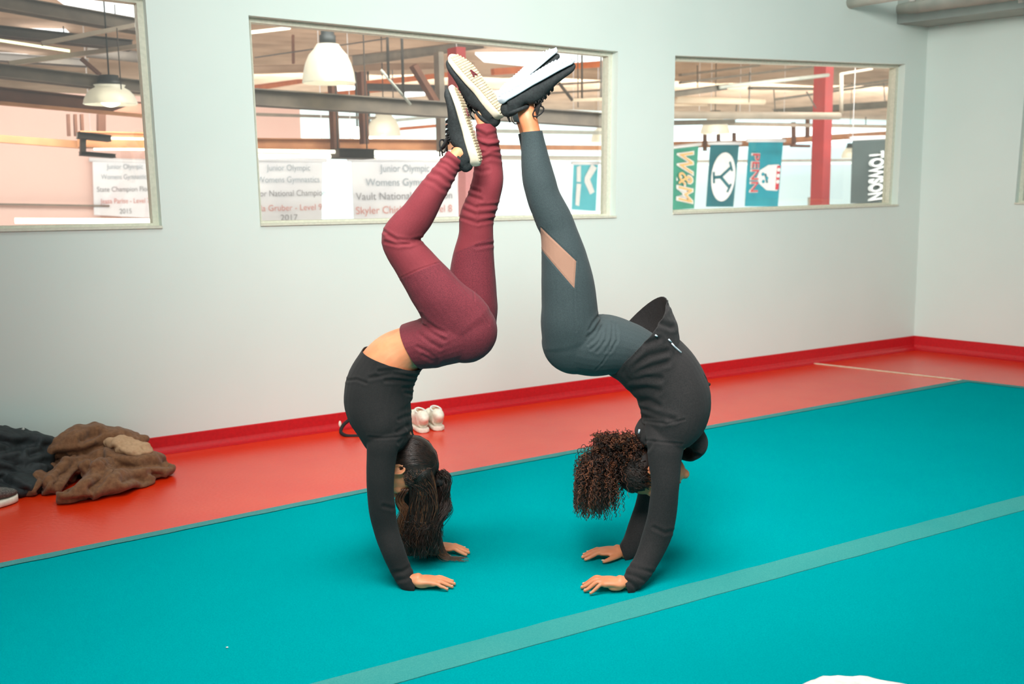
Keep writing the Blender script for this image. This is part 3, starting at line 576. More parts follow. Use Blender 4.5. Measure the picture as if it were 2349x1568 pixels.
class Banner:
    def __init__(s, tl, tr, br, bl, k, m, label, rod=True):
        s.k = k; s.q = [PK(*p, k) for p in (tl, tr, br, bl)]; s.e = empty('banner', (s.q[2]+s.q[3])/2); tag(s.e, label, 'banner', 'cloth banners hanging in the hall')
        mb = MB(); N = 14; Vf = []; Vb = []
        for j in range(N+1):
            for i in range(N+1):
                a, b = i/N, j/N; p = (s.q[0]*(1-a)+s.q[1]*a)*(1-b)+(s.q[3]*(1-a)+s.q[2]*a)*b; wv = .02*math.sin(a*9+b*2)*b*.15; Vf.append(p+wn*(wv)); Vb.append(p+wn*(wv+.006))
        n1 = N+1; Fc = []
        for j in range(N):
            for i in range(N): o = j*n1+i; Fc += [(o, o+1, o+n1+1, o+n1), tuple(x+n1*n1 for x in (o, o+n1, o+n1+1, o+1))]
        for i in range(N): Fc += [(i, i+n1*n1, i+1+n1*n1, i+1)]
        mb.add(Vf+Vb, Fc); mb.obj('cloth', m, s.e)
        if rod: mb = MB(); mb.tube([s.q[0]-wdir*.04, s.q[1]+wdir*.04], .028, 10); mb.obj('sleeve', 'banner_white', s.e)
        for c in s.q[:2]: mb = MB(); mb.tube([c, [c[0], c[1], 3.72-.032*k]], .004, 6); mb.obj('cord', 'banner_white', s.e)
    def at(s, a, b): return (s.q[0]*(1-a)+s.q[1]*a)*(1-b)+(s.q[3]*(1-a)+s.q[2]*a)*b-wn*.01
    def text(s, t, a, b, h, m, w=None, vert=False, bold=0, shear=0):
        W = np.linalg.norm(s.q[1]-s.q[0]); Hh = np.linalg.norm(s.q[3]-s.q[0])
        if vert: return txt(t, s.at(a, b), (s.q[3]-s.q[0])/Hh, wdir, h*W, m, s.e, wn, w and w*Hh, bold=bold, shear=shear)
        return txt(t, s.at(a, b), wdir, (s.q[0]-s.q[3])/Hh, h*Hh, m, s.e, wn, w and w*W, bold=bold, shear=shear)
    def shape(s, pts, m, name, off=.012):
        mb = MB(); P = [s.at(a, b)-wn*(off-.01) for a, b in pts]; n = len(P); mb.add(P+[p+wn*.003 for p in P], [tuple(range(n)), tuple(range(n, 2*n))[::-1]]+[(i, (i+1) % n, n+(i+1) % n, n+i) for i in range(n)]); return mb.obj(name, m, s.e, False)
b = Banner((212, 366), (352, 370), (352, 500), (216, 493), 8.9, 'banner_white', 'white champion banner beside the bright strip in the left window')
for t, y, w, m in (('Junior Olympic', .12, .6, 'ink_grey'), ('Womens Gymnastics', .3, .78, 'ink_grey'), ('State Champion Floor', .52, .92, 'ink_dark'), ('Jessa Parise - Level 7', .73, .82, 'ink_red'), ('2015', .9, .2, 'ink_dark')): b.text(t, .52, y, .13, m, w)
b = Banner((560, 364), (740, 366), (738, 506), (566, 508), 4.8, 'banner_white', 'white champion banner at the left edge of the middle window')
for t, y, w, m in (('Junior Olympic', .15, .56, 'ink_grey'), ('Womens Gymnastics', .34, .8, 'ink_grey'), ('Floor National Champion', .56, .96, 'ink_dark'), ('Lila Gruber - Level 9', .78, .86, 'ink_red'), ('2017', .94, .22, 'ink_dark')): b.text(t, .55, y, .14, m, w)
b = Banner((806, 364), (1052, 366), (1048, 508), (812, 508), 4.8, 'banner_white', 'white champion banner behind the burgundy knee in the middle window')
for t, y, w, m in (('Junior Olympic', .16, .46, 'ink_grey'), ('Womens Gymnastics', .38, .72, 'ink_grey'), ('Vault National Champion', .60, .9, 'ink_dark'), ('Skyler Chisholm - Level 8', .82, .9, 'ink_red')): b.text(t, .48, y, .17, m, w)
b = Banner((1316, 374), (1372, 374), (1366, 484), (1312, 480), 9, 'banner_cyan', 'pale blue letter banner at the right side of the middle window')
b.shape([(.12, .08), (.28, .05), (.3, .4), (.14, .4)], 'ink_white', 'mark'); b.shape([(.14, .44), (.32, .44), (.28, .92), (.12, .9)], 'ink_white', 'mark')
b.shape([(.72, .02), (.95, .1), (.68, .34), (.9, .6), (.72, .66), (.46, .4), (.46, .3)], 'ink_white', 'mark')
b = Banner((1543, 338), (1603, 330), (1592, 478), (1541, 482), 7.5, 'banner_green', 'green banner with gold lettering at the left of the right window')
b.text('W&M', .5, .5, .85, 'ink_white', .86, True, .045, .25).data; o = b.text('W&M', .5, .5, .78, 'ink_gold', .82, True, 0, .25)
for v in o.data.vertices: v.co -= Vector(wn*.02)
b = Banner((1630, 328), (1696, 328), (1682, 474), (1620, 474), 7.5, 'banner_navy', 'dark teal banner with a white oval and letter Y')
b.shape([(.52+.43*math.cos(t), .53+.385*math.sin(t)) for t in np.linspace(0, 2*math.pi, 40)[:-1]], 'ink_white', 'oval')
def bar(p, q, w, name='letter'): d = np.array([(q[0]-p[0])*1.0, (q[1]-p[1])*2.2]); d /= np.linalg.norm(d); n = np.array([-d[1], d[0]/2.2])*w; b.shape([(p[0]+n[0], p[1]+n[1]), (q[0]+n[0], q[1]+n[1]), (q[0]-n[0], q[1]-n[1]), (p[0]-n[0], p[1]-n[1])], 'banner_navy', name, .016)
bar((.17, .54), (.42, .53), .055); bar((.42, .53), (.76, .38), .05); bar((.42, .53), (.78, .7), .05); bar((.16, .45), (.2, .63), .035); bar((.7, .29), (.82, .44), .035); bar((.82, .64), (.7, .77), .035)
b = Banner((1718, 322), (1797, 322), (1784, 474), (1709, 473), 7.5, 'banner_teal', 'bright teal college banner with red lettering and a shield')
b.text('PENN', .2, .49, .34, 'ink_white', .6, True, .03); o = b.text('PENN', .2, .49, .3, 'ink_crimson', .58, True, 0)
for v in o.data.vertices: v.co -= Vector(wn*.02)
b.shape([(.92, .36), (.93, .76), (.6, .75), (.38, .66), (.28, .56), (.36, .45), (.6, .37)], 'ink_white', 'shield')
b.shape([(.86, .38), (.96, .38), (.96, .74), (.86, .74)], 'ink_crimson', 'shield_bar', .016)
for x, y in ((.91, .44), (.91, .53), (.91, .62)): b.shape([(x+.05*math.cos(t), y+.03*math.sin(t)) for t in np.linspace(0, 6.28, 12)[:-1]], 'ink_white', 'shield_dot', .02)
for x, y in ((.45, .51), (.58, .57), (.48, .62)): b.shape([(x+.045*math.cos(t), y+.028*math.sin(t)) for t in np.linspace(0, 6.28, 12)[:-1]], 'banner_teal', 'shield_dot', .018)
bar((.52, .5), (.6, .64), .03)
b = Banner((1956, 318), (2044, 314), (2040, 470), (1952, 466), 4.2, 'banner_dark', 'charcoal banner with silver lettering at the right edge of the right window')
b.text('TOWSON', .60, .57, .50, 'ink_silver', .80, True, .05, -.2); o = b.text('TOWSON', .60, .57, .44, 'ink_white', .78, True, .01, -.2)
for v in o.data.vertices: v.co -= Vector(wn*.02)

# ------------------------------------------------------------------ people
def LP(mb, pts, inset=0.0, y=None, **kw):    # pts: (u, v, half px across, world y, half depth m)
    P = []; A = []; B = []
    for u, v, a, yy, b in pts:
        p = PY(u, v, yy); s = dep(p)/F; P.append(p); A.append(max(a*s-inset, .004)); B.append(max(b-inset, .004))
    mb.loft(P, A, B, **kw)
def hand(mb, w, fx, fy, L=1.0, arch=.0, spread=1.0, nails=None, thumb=True, roll=0.0):
    """palm flat on the mat at wrist w; fx finger direction, fy thumb side"""
    fx = np.array(fx, float); fx /= np.linalg.norm(fx); fy = np.array(fy, float); fy -= fx*fx.dot(fy); fy /= np.linalg.norm(fy); z = np.array([0, 0, 1.])
    Q = lambda x, y_, h: w+fx*x*L+fy*y_*L+z*h*L
    mb.loft([Q(-.012, 0, .040), Q(0, 0, .031), Q(.02, 0, .026), Q(.05, .002, .026+arch*.5), Q(.082, .003, .022+arch)], [.014*L, .017*L, .018*L, .0155*L, .012*L], [.018*L, .025*L, .036*L, .040*L, .038*L], bdir=fy, cap=.5, n=20)
    mb.ell(Q(.034, .022, .016), [fx, fy, z], (.026*L, .014*L, .014*L)); mb.ell(Q(.036, -.022, .015), [fx, fy, z], (.028*L, .011*L, .009*L))
    fin = [(.027, .070, .16), (.009, .078, .03), (-.010, .072, -.10), (-.028, .057, -.27)]
    for i, (y0, ln, an) in enumerate(fin):
        an *= spread; r = (.0092, .0094, .0090, .0078)[i]; c, s_ = math.cos(an), math.sin(an); h0 = .020+arch-(.004 if i == 3 else 0)
        D = lambda t, h: Q(.078+c*ln*t, y0+s_*ln*t, h)
        pts = [Q(.06, y0*.85, h0-.002), D(0, h0+.001), D(.25, h0+.004*1+arch*.25), D(.48, h0*.9+arch*.1), D(.75, .014+arch*.12), D(.97, .0085)]
        rr = [r*1.0, r*1.08, r*1.0, r*1.04, r*.9, r*.76]
        mb.loft(pts, [x*.92*L for x in rr], [x*L for x in rr], bdir=fy, cap=.8, n=12, sub=3)
        if nails is not None:
            n0 = D(.93, .0105+r*.42); nails.ell(n0, [fx*c+fy*s_, -fx*s_+fy*c, z], (.0055*L, .0042*L, .0016*L), 10, 6)
    if thumb:
        pts = [Q(.012, .018, .018), Q(.032, .042, .018), Q(.055, .060, .016), Q(.078, .068, .0105)]; rr = [.013, .0115, .0100, .0075]
        mb.loft(pts, [x*L*.9 for x in rr], [x*L for x in rr], bdir=fx, cap=.8, n=12, sub=3)
        if nails is not None: nails.ell(Q(.079, .0685, .0175), [fx, fy, z], (.007*L, .0055*L, .0022*L), 10, 6)
def head(mb, ear, U, Fd, sc=1.0):
    """ear: near ear canal point on the mid plane; U crown direction, Fd face direction, side = near side"""
    U = np.array(U, float); U /= np.linalg.norm(U); Fd = np.array(Fd, float); Fd -= U*U.dot(Fd); Fd /= np.linalg.norm(Fd); Sd = np.array([0, -1., 0]); Q = lambda u, f, s_=0: ear+(U*u+Fd*f+Sd*s_)*sc
    ax = [Sd, Fd, U]
    mb.ell(Q(.038, -.006), ax, (.076*sc, .094*sc, .086*sc), 28, 18)
    mb.ell(Q(-.01, .03), ax, (.064*sc, .062*sc, .08*sc), 24, 16)
    mb.ell(Q(-.062, .05), ax, (.043*sc, .046*sc, .038*sc), 20, 12)
    mb.ell(Q(-.088, .082), ax, (.02*sc, .018*sc, .017*sc))               # chin
    mb.ell(Q(.045, .078), ax, (.052*sc, .022*sc, .02*sc))                # brow
    for s_ in (-1, 1):
        mb.ell(Q(-.012, .074, s_*.036), ax, (.02*sc, .018*sc, .02*sc))   # cheek
        mb.ell(Q(-.05, .02, s_*.045), ax, (.012*sc, .04*sc, .018*sc))    # jaw
        e = Q(-.004, -.006, s_*.074); eo = (Sd*s_*.96-Fd*.35); eo /= np.linalg.norm(eo)
        t1 = U-eo*eo.dot(U); t1 /= np.linalg.norm(t1); t2 = np.cross(eo, t1)
        mb.ell(e, [eo, t1, t2], (.007*sc, .022*sc, .013*sc), 16, 10)
        rim = [e+eo*.010*sc+t1*.027*sc*math.cos(t)+t2*.0165*sc*math.sin(t) for t in np.linspace(.0, 2*math.pi, 18)[:-1]]; mb.tube(rim, .0042*sc, 8, True)
        mb.ell(e+eo*.006*sc-t1*.026*sc, [eo, t1, t2], (.006*sc, .009*sc, .008*sc), 12, 8)
    mb.loft([Q(.03, .084), Q(.012, .094), Q(-.008, .108), Q(-.020, .110), Q(-.028, .096)], [.008*sc, .009*sc, .012*sc, .012*sc, .008*sc], [.009*sc, .010*sc, .013*sc, .016*sc, .012*sc], bdir=Sd, cap=.6, n=14, sub=4)
    mb.ell(Q(-.048, .093), ax, (.022*sc, .010*sc, .007*sc)); mb.ell(Q(-.060, .092), ax, (.019*sc, .010*sc, .007*sc))
    return Q, ax
def face_bits(Q, ax, sc, parent):
    for s_ in (-1, 1):
        ev = MB(); ev.ell(Q(.018, .082, s_*.031), ax, (.0125*sc, .0125*sc, .009*sc)); ev = ev.obj('eye', 'eye_white', parent)
        iv = MB(); iv.ell(Q(.018, .0915, s_*.031), ax, (.0055*sc, .0035*sc, .0055*sc), 12, 8); iv.obj('iris', 'hair_dark', ev)
    lv = MB(); lv.ell(Q(-.049, .0955), ax, (.022*sc, .0095*sc, .0055*sc)); lv.ell(Q(-.059, .0950), ax, (.018*sc, .0095*sc, .0060*sc)); lv.obj('lips', 'lip', parent)
    for s_ in (-1, 1): br = MB(); br.tube([Q(.036, .098, s_*.014), Q(.041, .0975, s_*.03), Q(.036, .088, s_*.047)], [.003, .0035, .002], 6); br.obj('eyebrow', 'hair_dark', parent)
def shoe(name, heel, toe, down, L, parent, sole_m, side_m, label, style, ext=0):
    """heel, toe world points on the outsole; down = outsole normal"""
    heel = np.array(heel, float); X = np.array(toe)-heel; X /= np.linalg.norm(X); Z = -np.array(down, float); Z -= X*X.dot(Z); Z /= np.linalg.norm(Z); Y = np.cross(Z, X)
    Q = lambda x, y_, z_: heel+X*x*L+Y*y_+Z*z_
    e = empty(name, heel, parent); e['label'] = label
    def w_at(t):
        T = [0, .04, .12, .25, .42, .6, .74, .86, .95, 1.0]; Wd = [.012, .026, .034, .036, .034, .043, .047, .041, .028, .010]; return float(np.interp(t, T, Wd))
    def sp(t): return .012*max(0, (t-.72)/.28)**1.6+.006*max(0, (.1-t)/.1)
    th = lambda t: float(np.interp(t, [0, .25, .5, .8, 1], [.034, .032, .027, .022, .018]) if style == 'rib' else np.interp(t, [0, .5, 1], [.024, .020, .015]))
    so = MB(); ts = [0, .02, .05, .1, .18, .3, .42, .52, .6, .68, .76, .84, .9, .95, .98, 1]
    so.loft([Q(t, 0, th(t)/2+sp(t)) for t in ts], [th(t)/2*(.8 if t in (0, 1) else 1) for t in ts], [w_at(t) for t in ts], bdir=Y, cap=.3, n=28, sub=3, pw=4.5); so_o = so.obj('sole', side_m, e)
    # outsole plate with grooves
    pl = MB(); nb = 26 if style == 'rib' else 22
    for i in range(nb):
        t = .05+.9*i/(nb-1); w = w_at(t)*.90
        if style == 'rib':
            if .14 < 1: pl.box(Q(t, 0, sp(t)-.0006), X*L*.9/nb*.36, Y*w*.96, Z*.0018)
        else:
            for sd in (-1, 1):
                d1 = (X*.6+Y*sd*.8); pl.box(Q(t, sd*w*.46, sp(t)-.0002), d1*w*.46, np.cross(Z, d1)*.0022, Z*.0012)
    pl.obj('outsole_tread', sole_m, e, False)
    up = MB(); T = [.015, .05, .12, .2, .28, .36, .46, .56, .66, .76, .86, .93, .975]; hz = [.034, .060, .062, .052, .050, .062, .062, .052, .043, .036, .030, .024, .014]
    b0 = .016
    P = []; A = []; B = []
    for t, h in zip(T, hz): P.append(Q(t, 0, b0+sp(t)+h/2)); A.append(h/2); B.append(w_at(t)*.95*(.98 if t < .3 else 1))
    up.loft(P, A, B, bdir=Y, cap=.4, n=28, sub=4, pw=2.35)
    me = remesh(up, .0032, 5); lumps(me, .0012, 40, 3)
    cr = obm('upper', me, 'shoe_mesh', e, True)
    co = MB(); cp = [Q(.145+.13*math.cos(t), .031*math.sin(t), b0+.055+.006*math.cos(t)-.007*abs(math.sin(t))) for t in np.linspace(0, 2*math.pi, 28)[:-1]]
    co.tube(cp, .0062, 10, True); co.obj('collar', 'shoe_mesh', e)
    tg = MB(); tg.loft([Q(.5, 0, b0+.056), Q(.42, 0, b0+.068), Q(.36, 0, b0+.082), Q(.325, 0, b0+.096)], [.005, .006, .007, .005], [.018, .021, .022, .020], bdir=Y, cap=.5, n=16); tg.obj('tongue', 'black_knit', e)
    ht = MB(); ht.loft([Q(.02, 0, b0+.04), Q(.008, 0, b0+.060), Q(.0, 0, b0+.076)], [.004, .004, .003], [.012, .011, .009], bdir=Y, cap=.4, n=12); ht.obj('heel_tab', 'black_knit', e)
    la = MB(); hs = lambda t: float(np.interp(t, T, hz))+b0+.006
    for i in range(5):
        t = .37+.055*i
        for sd in (-1, 1): la.tube([Q(t, -sd*.026, hs(t)-.014), Q(t+.012, -sd*.012, hs(t)-.001), Q(t+.026, sd*.014, hs(t+.03)), Q(t+.04, sd*.027, hs(t+.04)-.012)], .0026, 6)
    c = Q(.37, 0, hs(.37)+.004)
    for sd in (-1, 1):
        lp = []
        for q in range(13): tt = q/12*2*math.pi; lp.append(c+Y*sd*(.004+.020*(1-math.cos(tt)))+Z*(.012*math.sin(tt/2)*1.4+.003)-X*(.020*math.sin(tt)+.006*(1-math.cos(tt))))
        la.tube(lp, .0026, 6)
        la.tube([c, c+Z*.016+Y*sd*.012-X*.006, c+Z*.030+Y*sd*.016-X*.016, c+Z*.034+Y*sd*.022-X*.034], .0024, 6)
    la.ell(c, [X, Y, Z], (.007, .007, .006)); la.obj('laces', 'lace_black', e)
    if style == 'rib':
        lg = MB(); g = Q(.64, 0, sp(.64)-.0045)
        for p, q in (((-.013, -.012), (.013, 0)), ((.013, 0), (-.013, .012)), ((-.004, -.008), (-.004, .006))): a_, b_ = g+X*p[0]+Y*p[1], g+X*q[0]+Y*q[1]; dd = (b_-a_)/2; lg.box((a_+b_)/2, dd, np.cross(Z, dd/np.linalg.norm(dd))*.0024, Z*.0012)
        lg.obj('sole_mark', 'logo_maroon', e, False)
    return e

YM, YN, YF = 3.52, 3.385, 3.66
H1N, H1F, H2N, H2F = [PZ(u, v, MZ) for u, v in ((948, 1347), (990, 1269), (1434, 1352), (1427, 1279))]
print('hand y', H1N[1], H1F[1], H2N[1], H2F[1])
# =============================== left woman
p0 = PZ(960, 1350, MZ); W1 = empty('person', (p0[0], 3.52, MZ)); tag(W1, 'person in black top and burgundy leggings doing a bent-leg handstand, on the left', 'person', 'people doing handstands')
hipN, hipF = YM-.085, YM+.085
torso = [(893, 985, 52, YM, .165), (880, 962, 64, YM, .175), (869, 925, 76, YM, .165), (872, 882, 77, YM, .150), (888, 845, 72, YM, .140), (912, 815, 64, YM, .138), (945, 793, 52, YM, .145), (985, 784, 58, YM, .165), (1025, 768, 66, YM, .175), (1062, 754, 72, YM, .165)]
arm_n = [(896, 985, 40, YM-.08, .055), (881, 1012, 37, YN+.01, .052), (875, 1050, 33, YN, .047), (872, 1110, 30, YN-.01, .044), (876, 1165, 29, YN-.01, .042), (886, 1215, 27, YN-.01, .040), (903, 1265, 25, YN-.035, .036), (921, 1308, 22, H1N[1]+.02, .030), (936, 1336, 19, H1N[1], .027)]
arm_f = [(905, 985, 40, YM+.08, .055), (915, 1012, 35, YF-.02, .050), (925, 1060, 31, YF, .046), (940, 1130, 28, YF+.005, .042), (955, 1180, 27, YF+.005, .040), (972, 1225, 24, .5*YF+.5*H1F[1], .034), (984, 1256, 19, H1F[1], .027)]
neck1 = [(900, 975, 38, YM, .07), (912, 1005, 34, YM, .058), (928, 1035, 34, YM, .056), (944, 1058, 38, YM, .06)]
leg_n = [(1066, 752, 74, hipN, .085), (1040, 722, 74, hipN, .090), (1010, 683, 61, hipN-.01, .088), (985, 650, 56, hipN-.015, .080), (950, 603, 48, hipN-.02, .066), (920, 562, 42, hipN-.02, .058), (918, 540, 41, hipN-.02, .056), (934, 520, 41, hipN-.02, .054), (957, 494, 39, hipN-.02, .054), (984, 451, 34, hipN-.02, .052), (1011, 410, 29, hipN-.015, .043), (1032, 378, 24, hipN-.01, .036), (1050, 352, 20.5, hipN-.01, .032), (1064, 338, 20, hipN-.01, .032)]
leg_f = [(1066, 750, 74, hipF, .085), (1082, 710, 60, hipF, .088), (1083, 650, 55, hipF, .080), (1086, 590, 48, hipF, .066), (1092, 540, 40, hipF, .058), (1094, 500, 39, hipF, .056), (1109, 455, 37, hipF, .054), (1119, 414, 36, hipF, .052), (1120, 375, 32, hipF, .044), (1119, 330, 26, hipF-.02, .036), (1114, 290, 22.5, hipF-.03, .032), (1104, 262, 21, hipF-.03, .032)]
foot_n = [(1060, 350, 17, hipN-.01, .026), (1070, 338, 15, hipN-.01, .022), (1062, 300, 10, hipN-.01, .020), (1056, 262, 7, hipN-.01, .020)]
foot_f = [(1106, 270, 19, hipF-.03, .026), (1112, 250, 14, hipF-.025, .022), (1092, 222, 10, hipF-.02, .020), (1072, 196, 7, hipF-.02, .018)]
G4 = .0065
BUT = {}
def glutes(mb, key, inset):
    u, v, r, yn_, yf_ = BUT[key]
    for y in (yn_, yf_): p = PY(u, v, y); q = r*dep(p)/F-inset; mb.ell(p, np.eye(3), (q, .092-inset, q), 32, 20)
def body(person, torso, arms, neck, legs, feet, hands, hd, skin, skinname='body'):
    mb = MB(); LP(mb, torso, G4, n=32, pw=2.25); 
    for a, hn_ in zip(arms, hands):
        LP(mb, a, G4); e_ = PY(a[-1][0], a[-1][1], a[-1][3]); w_ = hn_['w']+np.array([0, 0, .034]); mb.loft([e_, e_*.5+w_*.5, w_+np.array(hn_['fx'], float)*.02], [.018, .017, .016], [.021, .022, .024], bdir=hn_['fy'], n=18)
    for l in legs: LP(mb, l, G4, n=26)
    for f_ in feet: LP(mb, f_, 0)
    LP(mb, neck, 0); glutes(mb, skin, G4)
    nails = MB()
    for hnd in hands: hand(mb, nails=nails, **hnd)
    Q, ax = head(mb, *hd)
    me = remesh(mb, .0036, 5); o = obm(skinname, me, skin, person, True); nails.obj('fingernails', 'nail', person); face_bits(Q, ax, hd[3], person); return Q, ax, o
BUT['skin_a'] = (1066, 758, 75, YM-.075, YM+.075); BUT['skin_b'] = (1319, 782, 76.5, YM-.08, YM+.08)
ear1 = PY(920, 1068, YM)
Q1, ax1, _ = body(W1, torso, (arm_n, arm_f), neck1, (leg_n, leg_f), (foot_n, foot_f),
    [dict(w=H1N, fx=(1, -.02, 0), fy=(0, 1, 0), L=.90, spread=1.0, arch=.004), dict(w=H1F, fx=(1, -.05, 0), fy=(0, -1, 0), L=.90, arch=.006)], (ear1, (1, 0, .02), (.0, 0, -1), .96), 'skin_a')
# leggings
mb = MB(); lt = [(925, 806, 60, YM, .140), (945, 793, 53, YM, .146), (985, 784, 58, YM, .166), (1025, 768, 66, YM, .176), (1062, 754, 73, YM, .166)]
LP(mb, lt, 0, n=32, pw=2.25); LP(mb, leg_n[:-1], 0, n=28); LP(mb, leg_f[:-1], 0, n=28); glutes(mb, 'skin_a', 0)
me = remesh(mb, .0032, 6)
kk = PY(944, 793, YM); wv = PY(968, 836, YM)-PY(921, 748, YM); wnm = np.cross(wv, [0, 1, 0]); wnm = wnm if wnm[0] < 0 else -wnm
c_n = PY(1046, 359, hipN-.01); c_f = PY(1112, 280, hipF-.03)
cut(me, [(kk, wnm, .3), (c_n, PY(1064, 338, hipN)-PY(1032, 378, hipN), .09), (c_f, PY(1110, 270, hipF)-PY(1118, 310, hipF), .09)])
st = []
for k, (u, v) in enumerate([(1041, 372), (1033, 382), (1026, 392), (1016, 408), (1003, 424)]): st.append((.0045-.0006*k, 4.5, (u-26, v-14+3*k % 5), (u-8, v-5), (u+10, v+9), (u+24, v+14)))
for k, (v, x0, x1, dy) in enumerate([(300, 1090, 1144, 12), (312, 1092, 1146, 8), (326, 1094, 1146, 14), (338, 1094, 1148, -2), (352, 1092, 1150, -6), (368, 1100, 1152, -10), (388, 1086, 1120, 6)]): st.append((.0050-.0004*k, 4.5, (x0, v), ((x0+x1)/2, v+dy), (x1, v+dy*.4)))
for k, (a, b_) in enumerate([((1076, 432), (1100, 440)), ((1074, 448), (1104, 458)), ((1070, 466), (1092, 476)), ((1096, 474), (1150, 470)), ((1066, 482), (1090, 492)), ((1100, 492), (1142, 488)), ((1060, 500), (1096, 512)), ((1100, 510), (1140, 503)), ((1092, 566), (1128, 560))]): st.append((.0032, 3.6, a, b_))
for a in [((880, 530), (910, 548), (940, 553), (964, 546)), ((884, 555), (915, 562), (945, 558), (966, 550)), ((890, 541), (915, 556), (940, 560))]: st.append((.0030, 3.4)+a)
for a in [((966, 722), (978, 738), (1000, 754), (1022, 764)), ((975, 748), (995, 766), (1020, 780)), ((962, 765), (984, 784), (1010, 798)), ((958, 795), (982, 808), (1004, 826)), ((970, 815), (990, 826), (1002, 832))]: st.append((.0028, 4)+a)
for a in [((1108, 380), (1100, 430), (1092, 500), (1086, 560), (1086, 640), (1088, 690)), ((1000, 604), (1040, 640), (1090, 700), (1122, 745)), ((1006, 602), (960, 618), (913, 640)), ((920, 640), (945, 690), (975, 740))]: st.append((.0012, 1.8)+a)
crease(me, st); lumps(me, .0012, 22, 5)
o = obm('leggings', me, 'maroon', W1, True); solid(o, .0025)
# top
mb = MB(); tt_ = [(890, 995, 56, YM, .160)]+torso[1:5]+[(905, 822, 71, YM, .143), (930, 802, 60, YM, .14)]
LP(mb, tt_, 0, n=32, pw=2.25); LP(mb, arm_n+[(950, 1345, 19, H1N[1], .030)], -.002); LP(mb, arm_f+[(996, 1268, 18, H1F[1], .028)], -.002); LP(mb, neck1[:2]+[(920, 1022, 36, YM, .062)], 0)
me = remesh(mb, .0032, 6)
hm = PY(906, 823, YM); hv = PY(974, 845, YM)-PY(839, 801, YM); hn = np.cross(hv, [0, 1, 0]); hn = hn if hn[2] > 0 else -hn
c1 = PY(953, 1342, H1N[1]); c2 = PY(991, 1266, H1F[1])
cut(me, [(hm, hn, .3), (c1, (1, 0, -.15), .06), (c2, (.9, 0, -.4), .06)])
st = [(.0035, 4, (970, 852), (940, 850), (905, 848), (870, 852)), (.0035, 4, (968, 864), (935, 862), (900, 856), (850, 866)), (.0034, 4, (960, 876), (920, 872), (885, 872)), (.003, 4, (956, 888), (925, 890)), (.003, 4, (953, 905), (930, 900)), (.0024, 3, (796, 872), (818, 870), (840, 878)),
      (.003, 4, (950, 950), (930, 955), (915, 962)), (.0022, 2.6, (846, 1002), (880, 1005), (912, 1002), (935, 996)), (.003, 4, (955, 985), (930, 1000), (915, 1015)), (.003, 4, (935, 975), (912, 990)), (.0025, 4, (900, 1165), (880, 1160)), (.0025, 4, (940, 1300), (925, 1310), (905, 1312)), (.003, 4, (948, 1318), (930, 1328), (915, 1330))]
crease(me, st); lumps(me, .0014, 18, 9)
o = obm('long_sleeve_top', me, 'black_knit', W1, True); solid(o, .0025)
# shoes
shoe('shoe', PY(1107, 374, hipN-.008), PY(1050, 199, hipN-.012), (1, -.16, .33), .262, W1, 'sole_dirt', 'shoe_cream', 'black shoe with cream sole on the bent leg', 'rib')
shoe('shoe', PY(1160, 259, hipF-.066), PY(1050, 130, hipF-.055), (.62, -.52, .56), .262, W1, 'sole_dirt', 'shoe_cream', 'black shoe showing its ribbed cream sole on the straight leg', 'rib')
# hair: smooth cap, side strands swept to the tie, loose lengths hanging down
def strand(mb, P, r0, r1, n=5): mb.tube(P, list(np.linspace(r0, r1, len(P))), n)
def smooth_path(P, m=6):
    P = [np.array(p, float) for p in P]; out = [P[0]]
    for i in range(len(P)-1):
        p0 = P[max(i-1, 0)]; p1, p2 = P[i], P[i+1]; p3 = P[min(i+2, len(P)-1)]
        for k in range(1, m+1): t = k/m; out.append(.5*((2*p1)+(-p0+p2)*t+(2*p0-5*p1+4*p2-p3)*t*t+(-p0+3*p1-3*p2+p3)*t**3))
    return out
def hair_cap(Q, sc, hair_m, parent, name, frac=1.0, rough=0.0):
    # points on the skull: direction (u, f, s) mapped to the cranium ellipsoid, skipping face and ears
    mb = MB(); N, Mv = 60, 40; V = []; keep = {}
    c = (.040, -.008); rr = (.094, .102, .083)
    for j in range(Mv+1):
        ph = math.pi*j/Mv
        for i in range(N):
            th = 2*math.pi*i/N; du = math.cos(ph); dfr = math.sin(ph)*math.cos(th); ds = math.sin(ph)*math.sin(th)
            V.append(Q(c[0]+rr[0]*du, c[1]+rr[1]*dfr, rr[2]*ds)); fz = c[1]+rr[1]*dfr; uz = c[0]+rr[0]*du
            lim = .052 if uz > .062 else (.052-(.062-uz)*1.15)
            keep[j*N+i] = (fz < lim) and not (uz < -.008 and fz > -.035) and uz > -.045
    Fc = []
    for j in range(Mv):
        for i in range(N):
            a = (j*N+i, j*N+(i+1) % N, (j+1)*N+(i+1) % N, (j+1)*N+i)
            if all(keep[x] for x in a): Fc.append(a)
    mb.add(V, Fc); o = mb.obj(name, hair_m, parent); solid(o, .012*sc); return o
hair1 = hair_cap(Q1, .96, 'hair_dark', W1, 'hair_cap')
def skull(Q, u, f, s_, k=1.0):   # project a direction on the hair surface
    d = np.array([u/.094, f/.102, s_/.083]); d = d/np.linalg.norm(d)*k; return Q(.040+.094*d[0], -.008+.102*d[1], .083*d[2])
tie = PY(1012, 1102, YM)
mb = MB()
